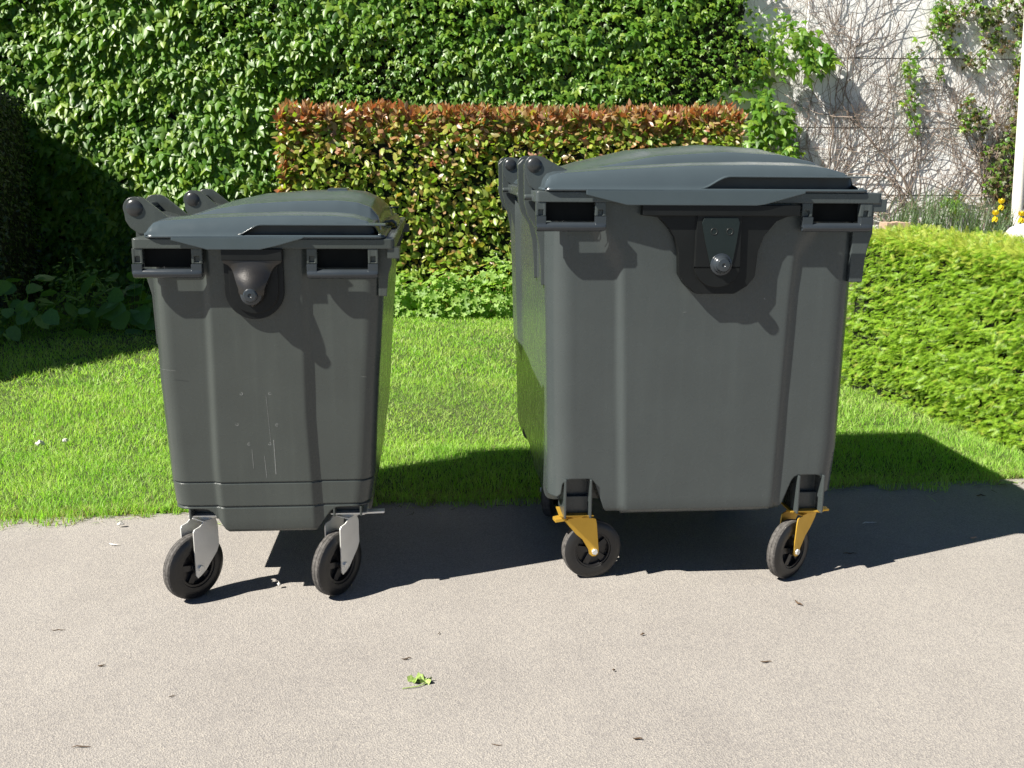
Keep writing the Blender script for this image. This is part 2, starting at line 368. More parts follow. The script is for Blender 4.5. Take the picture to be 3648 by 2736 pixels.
# withered leaf clumps on the vine
P = []
clumps = []
for i in range(95):
    t = random.random(); cx = 3.9+1.45*t+random.gauss(0, .18); cz = random.uniform(.95, 3.15)
    if cx < 4.05 - .0 or cx > 5.5: continue
    if (5.5-cx) > .35+.45*(cz-.5) and random.random() < .85: continue
    clumps.append((cx, cz, random.uniform(.03, .07)))
clumps += [(5.15, z_, .07) for z_ in (1.3, 1.45, 1.6, 1.8, 1.0, 2.1, 2.3)] + [(5.0, 1.2, .07), (4.5, 1.0+.0, .05), (4.58, .92, .05), (4.3, 2.75, .06), (4.0, 2.3, .05), (4.03, 2.45, .06), (4.05, 1.95, .06), (4.02, 2.1, .05), (4.1, 1.78, .05)]
for cx, cz, s in clumps:
    for k in range(random.randint(16, 34)): P.append((random.gauss(cx, s*.75), -abs(random.gauss(.05, .03))-.01, random.gauss(cz, s*1.1)))
P = np.array(P); n = len(P)
nrm = np.stack([rng.normal(0, .6, n), -np.ones(n), rnd(n, -.1, 1.1)], 1); tip = np.stack([rng.normal(0, .6, n), -rnd(n, 0, .6), -np.ones(n)], 1)
mi = (rng.random(n) < np.clip((P[:, 0]-3.9)*.6, .1, .75)).astype(int)
scatter('leaves', IVY_V, IVY_F, P, frames(nrm, tip), rnd(n, .025, .05), [M['ivy'], M['ivy_old']], mi, vine)

# white post at the right end of the wall
bm = bmesh.new(); tube(bm, [(.07, 0, .3), (-.015, 0, 2), (-.14, 0, 4.5)], .055, 20)
o = build('post', bm, M['post']); o.location = (5.15, WY-.19, 0)
tag(o, 'slim white round post at the right end of the wall beside the creeper', 'post')

# generic hedge -------------------------------------------------------
def shell_points(poly, z0, z1, n, topfrac):
    """random points on the sides and top of a prism footprint; returns pos, outward normal, is_top"""
    poly = np.array(poly); m = len(poly); E = np.roll(poly, -1, 0)-poly; Ln = np.linalg.norm(E, axis=1)
    nt = int(n*topfrac); ns = n-nt
    e = rng.choice(m, ns, p=Ln/Ln.sum()); t = rng.random(ns)
    p = poly[e]+E[e]*t[:, None]; nn = np.stack([E[e][:, 1], -E[e][:, 0]], 1)/Ln[e][:, None]
    P1 = np.concatenate([p, rnd(ns, z0, z1)[:, None]], 1); N1 = np.concatenate([nn, np.zeros((ns, 1))], 1)
    out = []
    lo, hi = poly.min(0), poly.max(0)
    while len(out) < nt:
        q = rng.uniform(lo, hi); ins = True
        for i in range(m):
            a_ = poly[i]; d_ = E[i]
            if d_[0]*(q[1]-a_[1]) - d_[1]*(q[0]-a_[0]) < 0: ins = False; break
        if ins: out.append(q)
    P2 = np.concatenate([np.array(out), np.full((nt, 1), z1)], 1); N2 = np.tile([0, 0, 1.], (nt, 1))
    return np.concatenate([P1, P2]), np.concatenate([N1, N2]), np.concatenate([np.zeros(ns, bool), np.ones(nt, bool)])
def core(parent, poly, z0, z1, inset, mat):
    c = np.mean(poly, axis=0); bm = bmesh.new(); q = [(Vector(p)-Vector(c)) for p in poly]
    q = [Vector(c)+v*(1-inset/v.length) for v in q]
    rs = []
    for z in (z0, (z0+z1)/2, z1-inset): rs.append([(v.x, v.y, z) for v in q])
    rings(bm, rs); return build('dark_core', bm, mat, parent)  # solid block, its dark colour stands for shade in the leaf gaps

# photinia hedge
hx0, hx1, hy0, hy1, hz = -2.13, 2.06, 9.25, 10.05, 1.77
pho = empty('hedge', (0, 0, 0)); tag(pho, 'clipped green hedge with red young shoots on top in front of the ivy wall', 'hedge')
poly = [(hx0, hy0), (hx1, hy0), (hx1, hy1), (hx0, hy1)]
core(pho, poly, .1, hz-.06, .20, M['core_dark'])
P, Nn, tp = shell_points(poly, .06, hz, 42000, .14)
P = P - Nn*np.abs(rng.normal(0, .075, len(P)))[:, None]
P[:, 1] += .03*hills(P[:, 0], P[:, 2], 41, 4)
near = (P[:, 1] < hy0+.4) | tp | (P[:, 0] < hx0+.2); P, Nn, tp = P[near], Nn[near], tp[near]; n = len(P)
edgez = P[:, 2] > hz-.16
nrm = Nn*rnd(n, .4, 1.1)[:, None] + rng.normal(0, .45, (n, 3)) + np.array([0, 0, .45])
tip = Nn*.8 + rng.normal(0, .7, (n, 3)) + np.array([0, 0, -.15])
tip[tp] = rng.normal(0, .45, (tp.sum(), 3)) + np.array([0, 0, 1.2]); nrm[tp] = rng.normal(0, 1, (tp.sum(), 3)) + np.array([0, -.6, .1])
up = edgez & ~tp; tip[up] += np.array([0, -.2, .9])
pr = np.where(tp, .75, .06+.62*np.exp(-np.clip(hz-P[:, 2], 0, 2)/.20)); pr = np.where((P[:, 0] < hx0+.08) & (P[:, 2] > .9), .5, pr)
mi = (rng.random(n) < pr).astype(int)
sc = rnd(n, .055, .100)
P[:, 2] += np.where(tp, .02+.03*hills(P[:, 0], P[:, 1], 51, 2.5), 0)
scatter('leaves', OV_V, OV_F, P, frames(nrm, tip), np.stack([sc*1.15, sc, sc], 1), [M['pho'], M['pho_red']], mi, pho)
# young upright shoots
k = 520; cx = rnd(k, hx0, hx1); cy = rnd(k, hy0-.03, hy1)
Pq = np.repeat(np.stack([cx, cy, np.full(k, hz)+rnd(k, -.05, .05)+.035*hills(cx, cy, 51, 2.5)], 1), 6, 0); n = len(Pq)
Pq += rng.normal(0, .012, (n, 3))
tip = np.stack([rng.normal(0, .5, n), rng.normal(0, .5, n), rnd(n, .7, 1.6)], 1); nrm = rng.normal(0, 1, (n, 3)); nrm[:, 1] -= .5
sc = rnd(n, .055, .105)
scatter('young_shoots', OV_V, OV_F, Pq, frames(nrm, tip), np.stack([sc*.9, sc, sc], 1), M['pho_red'], None, pho)

# yew hedge (right)
yew = empty('hedge', (0, 0, 0)); tag(yew, 'low bright yellow green needled hedge right of the large bin', 'hedge')
poly = [(2.04, 6.12), (2.36, 4.8), (2.60, 3.86), (3.15, 4.0), (2.98, 4.7), (2.55, 6.35)]
zt = .955
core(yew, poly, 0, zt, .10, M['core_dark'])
sv, sf = [], []
for i in range(8):
    t = i/7; yy = -.10-.90*t; l = .27*(1-.5*t)+.05; w = .036
    for s in (-1, 1):
        b0 = len(sv); sv += [(0, yy+w, 0), (0, yy-w, 0), (s*l, yy-.16-w*.3, -.04), (s*l, yy-.16+w*.5, -.04)]
        sf.append((b0, b0+1, b0+2, b0+3))
sv += [(-.02, 0, 0), (.02, 0, 0), (.01, -1.1, 0), (-.01, -1.1, 0)]; sf.append((len(sv)-4, len(sv)-3, len(sv)-2, len(sv)-1))
P, Nn, tp = shell_points(poly, .02, zt, 46000, .22)
n = len(P); bmp = .04*hills(P[:, 0]*2+P[:, 1], P[:, 2]*2, 61, 3.2)+.022*hills(P[:, 0]*2+P[:, 1], P[:, 2]*3, 62, 9)
P = P + Nn*(bmp - np.abs(rng.normal(0, .045, n)) - .06*np.clip(.25-P[:, 2], 0, 1)*2)[:, None]
nrm = np.array([0, 0, 1.]) + Nn*.55 + rng.normal(0, .55, (n, 3))
side = np.stack([-Nn[:, 1], Nn[:, 0], np.zeros(n)], 1)
tip = Nn*.9 + side*rng.normal(-.25, .8, n)[:, None] + np.stack([np.zeros(n), np.zeros(n), rng.normal(-.05, .5, n)], 1)
tip[tp] = rng.normal(0, .7, (tp.sum(), 3)) + np.array([-.3, -.3, .55]); nrm[tp] = rng.normal(0, .5, (tp.sum(), 3)) + np.array([.2, -.5, .8])
pr = np.where(tp, .7, np.clip((P[:, 2]-.78)*2.2, .06, .6)); mi = (rng.random(n) < pr).astype(int)
scatter('needles', sv, sf, P, frames(nrm, tip), rnd(n, .024, .052), [M['yew'], M['yew_top']], mi, yew)

# dark hedge, left behind the small bin, and the tall evergreen beyond the frame that shades that corner
dh = empty('hedge', (0, 0, 0)); tag(dh, 'dark shaded hedge at the far left against the ivy wall', 'hedge')
poly = [(-5.6, 7.45), (-4.05, 7.9), (-4.75, 10.1), (-5.7, 10.1)]
core(dh, poly, 0, 1.93, .12, M['core'])
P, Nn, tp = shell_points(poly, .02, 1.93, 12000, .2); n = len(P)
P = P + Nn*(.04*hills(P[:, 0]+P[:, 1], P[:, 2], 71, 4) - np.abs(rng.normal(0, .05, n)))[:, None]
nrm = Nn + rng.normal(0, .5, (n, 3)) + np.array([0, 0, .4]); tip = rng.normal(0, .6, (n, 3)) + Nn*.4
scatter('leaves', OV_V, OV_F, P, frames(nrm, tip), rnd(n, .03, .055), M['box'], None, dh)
te = empty('evergreen_tree', (-6.4, 7.1, 0)); tag(te, 'tall broad evergreen beyond the left edge that shades the corner', 'tree')
bm = bmesh.new(); tube(bm, [(0, 0, 0), (0, 0, 1.5), (.05, -.3, 4.2)], [.12, .10, .04], 10); build('trunk', bm, M['bark'], te)
pr_ = [(-3.3, .05), (-2.9, 3.1), (-2.4, 3.5), (-1.5, 4.15), (-.6, 4.85), (.3, 4.6), (2.3, 3.4), (3.2, 2.6), (3.3, .05)]
bm = bmesh.new()
vs = [[(-.3, a_, b_) for a_, b_ in pr_], [(.3, a_, b_) for a_, b_ in pr_]]; rings(bm, vs)
build('dark_core', bm, M['core'], te)
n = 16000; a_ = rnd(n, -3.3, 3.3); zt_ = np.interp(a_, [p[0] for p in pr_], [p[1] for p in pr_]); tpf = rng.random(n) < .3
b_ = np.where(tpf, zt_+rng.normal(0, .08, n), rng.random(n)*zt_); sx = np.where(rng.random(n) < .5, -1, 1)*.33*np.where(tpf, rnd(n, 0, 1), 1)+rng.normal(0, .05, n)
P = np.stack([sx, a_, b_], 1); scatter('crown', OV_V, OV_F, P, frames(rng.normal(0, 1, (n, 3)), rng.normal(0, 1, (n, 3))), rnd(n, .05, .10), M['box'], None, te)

# leafy plants ---------------------------------------------------------
GER_O = []
for i in range(15):
    a_ = math.pi*2*i/15; r = .5*(1.0 if i % 3 else .55); GER_O.append((r*math.cos(a_), r*math.sin(a_)))
GER_V = [(0, 0, -.08)] + [(x, y, .06) for x, y in GER_O]; GER_F = [(0, i, i % 15+1) for i in range(1, 16)]
def leafy(name, cx, cy, r, h, nl, s0, s1, mat, label, cat, group=None, tv=GER_V, tf=GER_F, seed=0):
    g = np.random.default_rng(seed); t = empty(name, (cx, cy, 0)); tag(t, label, cat, group)
    u = g.normal(size=(nl, 3)); u[:, 2] = np.abs(u[:, 2]); u /= np.linalg.norm(u, axis=1, keepdims=True)
    P = u*np.array([r, r*.8, h])*g.uniform(.55, 1.05, nl)[:, None]; P[:, 2] += .02
    nr = u*.8 + g.normal(0, .4, (nl, 3)) + np.array([-.1, -.3, .6]); tip = u*np.array([1, 1, .2]) + g.normal(0, .5, (nl, 3))
    scatter('leaves', tv, tf, P, frames(nr, tip), g.uniform(s0, s1, nl), mat, None, t)
    bm = bmesh.new()
    for k in range(min(40, nl)):
        p = Vector(P[k]); tube(bm, [(p.x*.15, p.y*.15, 0), (p.x*.6, p.y*.6, p.z*.6), p], .003, 4)
    build('stems', bm, M['ger'], t); return t
gsp = [(-1.00, 8.95, .34, .42, 'tuft of lobed pale green leaves just right of the small bin'),
       (-.55, 8.90, .36, .52, 'lobed pale green plant at the hedge foot, second from the small bin'),
       (-.10, 8.92, .38, .62, 'tall lobed pale green plant at the hedge foot midway between the bins'),
       (.30, 8.95, .34, .66, 'tall pale green plant at the hedge foot just left of the large bin'),
       (.68, 9.0, .34, .5, 'lobed pale green plant mostly hidden behind the large bin')]
for i, (cx, cy, r, h, lb) in enumerate(gsp[:4]):
    leafy('leafy_plant', cx, cy, r, h*.86, 300, .05, .085, M['ger'], lb, 'plant', 'pale leafy plants at the foot of the hedge', seed=100+i)
BIG_V = [(0, 0, 0), (.34, -.08, .05), (.46, -.45, .03), (.30, -.82, -.03), (0, -1.08, -.12), (-.30, -.82, -.03), (-.46, -.45, .03), (-.34, -.08, .05), (0, -.5, -.03)]
BIG_F = [(8, i, (i+1) % 8) for i in range(8)]
bsp = [(-3.78, 7.55, .48, .45, 80, .08, .15, 'broad leaved dark plant at the left edge of the lawn'),
       (-3.1, 8.05, .48, .60, 60, .11, .21, 'large plant with big smooth leaves in the shade, middle of the left bed'),
       (-2.55, 7.95, .36, .38, 30, .12, .24, 'low plant with one big pale leaf lying towards the lawn')]
for i, (cx, cy, r, h, nl, s0, s1, lb) in enumerate(bsp):
    leafy('broad_leaved_plant', cx, cy, r, h, nl, s0, s1, M['big'], lb, 'plant', 'broad leaved plants in the shaded bed', BIG_V, BIG_F, 200+i)
ssp = [(-3.6, 8.2, .35, .55, 'small leaved shrub with yellowish tips behind the broad leaved plants'),
       (-4.05, 7.25, .38, .45, 'small leaved shrub low at the very left edge of the lawn'),
       (-2.3, 8.6, .35, .45, 'small leaved shrub in shade between the broad leaves and the small bin')]
for i, (cx, cy, r, h, lb) in enumerate(ssp):
    leafy('small_shrub', cx, cy, r, h, 420, .035, .06, M['ger'], lb, 'shrub', 'small shrubs in the shaded bed', OV_V, OV_F, 300+i)

# grass blades tuft
def blades(name, cx, cy, z, n, h, spread, w, mat, label, cat, group, seed):
    g = np.random.default_rng(seed); t = empty(name, (cx, cy, z)); tag(t, label, cat, group)
    vv, ff = [], []
    for i in range(n):
        a_ = g.uniform(0, 6.28); bx, by = g.normal(0, spread*.25, 2); L_ = h*g.uniform(.6, 1.1); out = L_*g.uniform(.15, .75)
        dx, dy = math.cos(a_), math.sin(a_); b0 = len(vv); ww = w*g.uniform(.7, 1.3)
        for k in range(5):
            q = k/4; X = bx+dx*out*q*q; Y = by+dy*out*q*q; Z = L_*(q-.28*q*q*q); s = ww*(1-q*.9)
            vv += [(X-dy*s, Y+dx*s, Z), (X+dy*s, Y-dx*s, Z)]
        for k in range(4): ff.append((b0+2*k, b0+2*k+1, b0+2*k+3, b0+2*k+2))
    me = bpy.data.meshes.new('blades'); me.from_pydata(vv, [], ff); me.materials.append(mat); me.update()
    o = bpy.data.objects.new('blades', me); COL.objects.link(o); o.parent = t; return t
gt = [(3.72, 9.6, .50, 150, 'arching blue green grass clump nearest the large bin at the wall foot'),
      (4.02, 9.7, .58, 190, 'fullest arching grass clump at the wall foot'),
      (4.36, 9.6, .52, 150, 'arching grass clump third from the large bin'),
      (4.68, 9.7, .46, 110, 'thin arching grass clump beside the yellow irises')]
for i, (cx, cy, h, n_, lb) in enumerate(gt):
    blades('grass_clump', cx, cy, GB, n_, h*1.15, .5, .004, M['reed'], lb, 'ornamental grass', 'arching grass clumps at the wall foot', 400+i)
def iris(cx, cy, h, lb, seed):
    t = blades('iris', cx, cy, GB, 16, h*.85, .15, .011, M['reed'], lb, 'flower', 'yellow irises by the white post', seed)
    bm = bmesh.new(); tube(bm, [(0, 0, 0), (.01, 0, h*.5), (0, -.01, h)], .005, 6); build('stem', bm, M['reed'], t)
    n = 9; a_ = np.arange(n)*2.4
    nr = np.stack([np.cos(a_)*1.2, np.sin(a_)*1.2, np.ones(n)*.6], 1); tip = np.stack([np.cos(a_), np.sin(a_), np.where(np.arange(n) < 5, -1.0, 1.2)], 1)
    scatter('petals', OV_V, OV_F, np.tile([0, -.01, h], (n, 1)).astype(float), frames(nr, tip), np.array([[.10, .062, .062]]*n), M['yellow'], None, t)
iris(4.43, 9.2, .37, 'tall yellow iris, the highest of the three blooms', 500)
iris(4.34, 9.1, .27, 'yellow iris with a drooping bloom, leftmost of the three', 501)
iris(4.50, 8.95, .27, 'yellow iris against the white post above the pale boulder', 502)
# boulder and stone block
bm = bmesh.new(); bmesh.ops.create_icosphere(bm, subdivisions=4, radius=1)
for v in bm.verts:
    c = v.co; k = 1+.06*math.sin(c.x*4+1)*math.cos(c.y*3)+.04*math.sin(c.z*7+c.x*5); v.co = Vector((c.x*.36*k, c.y*.28*k, c.z*.26*k))
o = build('boulder', bm, M['stone'], sharp=60); o.location = (4.21, 7.95, GB+.05); tag(o, 'smooth white boulder behind the bright hedge at the right edge', 'boulder')
bm = bmesh.new(); bmesh.ops.create_cube(bm, size=1); bmesh.ops.subdivide_edges(bm, edges=bm.edges, cuts=6, use_grid_fill=True)
for v in bm.verts:
    c = v.co; v.co = Vector((c.x*.20, c.y*.16, c.z*.30)) + Vector((random.gauss(0, .004), random.gauss(0, .004), random.gauss(0, .004)))
o = build('stone_block', bm, M['block'], sharp=50); o.location = (3.2, 8.45, GB+.09); tag(o, 'buff stone block behind the bright hedge beside the large bin', 'stone')

# lawn ----------------------------------------------------------------
def lawn():
    zones = [(-2.6, 2.9, 0, .9, 12500, .034, .0026), (-3.4, 2.9, .9, 2.4, 6500, .036, .0034), (-4.6, 3.2, 2.4, 6.0, 3000, .038, .0052)]
    PX, PY, H_, W_ = [], [], [], []
    for x0, x1, d0, d1, dens, h, w in zones:
        n = int((x1-x0)*(d1-d0)*dens); x = rnd(n, x0, x1); y = edge_y(x)+rnd(n, d0, d1)
        if d0 == 0: y += np.abs(hills(x, x*0, 81, 8))*.05*(rng.random(n) < .6)
        PX.append(x); PY.append(y); H_.append(h*rnd(n, .55, 1.35)); W_.append(np.full(n, w))
    # ragged fringe lying over the edge of the driveway
    n = 9000; x = rnd(n, -2.7, 2.9); lob = np.clip(hills(x, x*0, 82, 4)*.6+.5+.4*hills(x, x*0, 83, 17), .02, 1.4)
    PX.append(x); PY.append(edge_y(x)+.05-.15*lob*rng.random(n)**1.3); H_.append(.05*rnd(n, .3, 1.25)); W_.append(np.full(n, .0028))
    x, y, h, w = map(np.concatenate, (PX, PY, H_, W_))
    ok = (y < 9.15) & ~((x > 2.12+(6.12-y)*.24) & (y < 6.6)) & (x < 3.0) & ~((x < -2.9) & (y > 8.6))
    x, y, h, w = x[ok], y[ok], h[ok], w[ok]; n = len(x)
    tuft = hills(x, y, 91, 5); h *= 1+.22*tuft
    a_ = rnd(n, 0, 6.28)+1.2*hills(x, y, 96, 4); ln = rnd(n, .2, 1.5)*(1+.35*hills(x, y, 97, 3))
    dirx = np.cos(a_)*ln+.15*hills(x, y, 92, 3); diry = np.sin(a_)*ln
    tv = np.array([(-.5, 0, 0), (.5, 0, 0), (-.38, 0, .55), (.38, 0, .55), (0, 0, 1)])
    V = np.zeros((n, 5, 3)); b_ = rnd(n, 0, 3.14); sx, sy = np.cos(b_)*w, np.sin(b_)*w
    for k, (u, _, q) in enumerate(tv):
        V[:, k, 0] = x+u*sx+dirx*h*q*q*.9; V[:, k, 1] = y+u*sy+diry*h*q*q*.9; V[:, k, 2] = h*q*(1-.25*ln*q)
    tf = np.array([(0, 1, 3), (0, 3, 2), (2, 3, 4)])
    me = bpy.data.meshes.new('lawn_grass'); me.vertices.add(n*5); me.vertices.foreach_set('co', V.astype(np.float32).ravel())
    f = (tf[None]+(np.arange(n)*5)[:, None, None]).ravel(); me.loops.add(len(f)); me.loops.foreach_set('vertex_index', f.astype(np.int32))
    me.polygons.add(n*3); me.polygons.foreach_set('loop_start', (np.arange(n*3)*3).astype(np.int32))
    pd = .04+.10*np.clip(hills(x, y, 95, 2.2), 0, 1)+.25*(np.abs(y-edge_y(x)) < .1)
    me.polygons.foreach_set('material_index', np.repeat((rng.random(n) < pd).astype(np.int32), 3))
    me.materials.append(M['grass']); me.materials.append(M['straw']); me.update(calc_edges=True)
    o = bpy.data.objects.new('lawn_grass', me); COL.objects.link(o)
    tag(o, 'short sunlit green grass of the lawn', 'grass', kind='stuff')
lawn()
n = 900; x = rnd(n, -2.6, 2.6); d_ = np.abs(rng.normal(0, .05, n))+rnd(n, 0, .02)
P = np.stack([x, edge_y(x)+.02-d_*(1+.8*hills(x, x*0, 88, 6)), rnd(n, .002, .006)], 1)
nrm = np.tile([0, 0, 1.], (n, 1))+rng.normal(0, .25, (n, 3)); tip = rng.normal(0, 1, (n, 3)); tip[:, 2] = 0
cs = rnd(n, .012, .045)
tag(scatter('grass_clippings', [(-.04, 0, 0), (.04, 0, 0), (.02, -1, .05), (-.02, -1, .05)], [(0, 1, 2, 3)], P, frames(nrm, tip), cs, [M['straw'], M['grass'], M['twig']], rng.integers(0, 3, n)), 'dry clippings and crumbs along the grass edge', 'clippings', kind='stuff')

# ================================================================== BINS
def corner_outline(x0, x1, y0, y1, r, nn, ns, offs_near, offs_back, z):
    """closed outline, counter-clockwise from near-left; offs_near(x) pushes the near side towards -y"""
    P = []
    def arc(cx, cy, a0):
        for k in range(9):
            a_ = a0+math.pi/2*k/8; P.append([cx+r*math.cos(a_), cy+r*math.sin(a_), z])
    arc(x0+r, y0+r, math.pi)
    for k in range(1, nn): P.append([x0+r+(x1-x0-2*r)*k/nn, y0, z]); P[-1][1] -= offs_near(P[-1][0])
    arc(x1-r, y0+r, 1.5*math.pi)
    for k in range(1, ns): P.append([x1, y0+r+(y1-y0-2*r)*k/ns, z])
    arc(x1-r, y1-r, 0)
    for k in range(1, nn): P.append([x1-r-(x1-x0-2*r)*k/nn, y1, z]); P[-1][1] += offs_near(P[-1][0])
    arc(x0+r, y1-r, math.pi/2)
    for k in range(1, ns): P.append([x0, y1-r-(y1-y0-2*r)*k/ns, z]); P[-1][0] -= offs_back(P[-1][1])
    return P
def caster(B, x, y, plate_z, phi, trail, metal, style, brake=0, label=None, R_=.1):
    """phi: the outer wheel face is turned from -y towards +x by phi; trail: signed offset of the axle"""
    n = Vector((math.sin(phi), -math.cos(phi), 0)); u = Vector((math.cos(phi), math.sin(phi), 0)); c = Vector((x, y, 0)); Z = Vector((0, 0, 1))
    ax = c + u*trail + Z*R_; s = 1 if trail > 0 else -1
    bm = bmesh.new()
    def pl(pts, off, th=.004):        # plate in the wheel plane
        a_ = [c+u*(q[0]*s)+Z*q[1]+n*off for q in pts]; b_ = [p+n*th for p in a_]
        rings(bm, [a_, b_])
    T = abs(trail); ht = plate_z-.016
    if style == 'gold':
        prof = [(-.040, ht), (-.030, ht-.020), (-.006, ht-.050), (.018, R_+.045), (T-.020, R_+.008), (T-.017, R_-.008), (T-.008, R_-.016), (T+.004, R_-.017), (T+.013, R_-.010), (T+.015, R_+.002), (T+.006, ht-.020), (T+.002, ht-.004), (T-.01, ht)]
    else:
        prof = [(.004, ht), (-.002, ht-.016), (-.003, R_+.055), (.006, R_+.036), (T-.022, R_-.012), (T-.004, R_-.024), (T+.010, R_-.030), (T+.016, R_-.020), (T+.017, ht-.022), (T+.012, ht-.014), (T-.008, ht-.010), (T-.02, ht)]
    pl(prof, .029); pl(prof, -.033)
    # crown of the fork and swivel race
    q = [c+u*(s*a_)+n*b_+Z*ht for a_, b_ in ((-.032, .033), (-.032, -.033), (T-.022, -.033), (T-.022, .033))]
    rings(bm, [q, [p+Z*.004 for p in q]])
    lathe(bm, c+Z*(ht+.004), (0, 0, 1), [(0, .036), (.004, .038), (.007, .036), (.009, .030)], 24)
    f = build('caster', bm, metal, B)
    if label: f['label'] = label
    bm = bmesh.new(); box(bm, x-.056, x+.056, y-.045, y+.045, plate_z-.003, plate_z+.0015)
    for a_ in (-1, 1):
        for b_ in (-1, 1): lathe(bm, (x+a_*.044, y+b_*.034, plate_z-.008), (0, 0, 1), [(0, .006), (.006, .006)], 6)
    build('mounting_plate', bm, metal, f)
    bm = bmesh.new()
    w = .0215
    side = [(-w, .062), (-w, .070), (-w-.001, .076), (-w+.001, .084), (-w+.003, .090)]
    tr = [(-w+.006, .096), (-.013, .0985), (-.0115, .0975), (-.010, .0992), (-.001, .1), (.0, .0988), (.001, .1), (.010, .0992), (.0115, .0975), (.013, .0985), (w-.006, .096)]
    prf = side+tr+[(-h_, r_) for h_, r_ in side[::-1]]
    lathe(bm, ax, n, [(h_, r_*R_/.1) for h_, r_ in prf+[(w-.004, .060), (-w+.004, .060), prf[0]]], 56, 0, False)
    for fc in bm.faces:
        rm = [((v.co-ax)-n*((v.co-ax).dot(n))).length for v in fc.verts]
        if min(rm) > .0955*R_/.1: fc.material_index = 1
    build('tyre', bm, [M['rubber'], M['tread']], f, 40)
    bm = bmesh.new()
    lathe(bm, ax, n, [(-.018, .0625), (.018, .066), (.018, .056), (.014, .054), (-.014, .054), (-.018, .056), (-.018, .0625)], 48, 0, False)
    lathe(bm, ax, n, [(-.024, .016), (.024, .016)], 20); lathe(bm, ax, n, [(-.003, .055), (.003, .055)], 40)
    for k in range(5):
        a_ = 2*math.pi*k/5+.5; d_ = u*math.cos(a_)+Z*math.sin(a_); t_ = u*-math.sin(a_)+Z*math.cos(a_)
        rings(bm, [[ax+d_*.012+t_*.008*i_+n*j_*.016 for i_, j_ in ((-1, -1), (1, -1), (1, 1), (-1, 1))], [ax+d_*.056+t_*.011*i_+n*j_*.012 for i_, j_ in ((-1, -1), (1, -1), (1, 1), (-1, 1))]])
    build('wheel_rim', bm, M['wheel'], f)
    bm = bmesh.new(); lathe(bm, ax, n, [(-.042, .006), (.036, .006)], 12); lathe(bm, ax+n*.033, n, [(0, .010), (.0075, .010)], 6); lathe(bm, ax-n*.043, n, [(0, .010), (.007, .010)], 6)
    build('axle_bolt', bm, M['zinc'], f)
    bm = bmesh.new(); d_ = -u*s
    q = [c+d_*a_+n*b_+Z*(plate_z+h_) for a_, b_, h_ in ((.036, -.02, -.014), (.036, .02, -.014), (.07, .016, -.018 if not brake else -.012), (.07, -.016, -.018 if not brake else -.012))]
    rings(bm, [q, [p-Z*.010 for p in q]])
    if brake:
        q = [c+Vector((1, -.1, 0))*a_+Vector((0, 1, 0))*b_+Z*(plate_z+h_) for a_, b_, h_ in ((.05, -.014, -.006), (.05, .014, -.006), (brake, .014, -.002), (brake, -.014, -.002))]
        rings(bm, [q, [p-Z*.006 for p in q]])
    build('brake_lever', bm, metal, f)

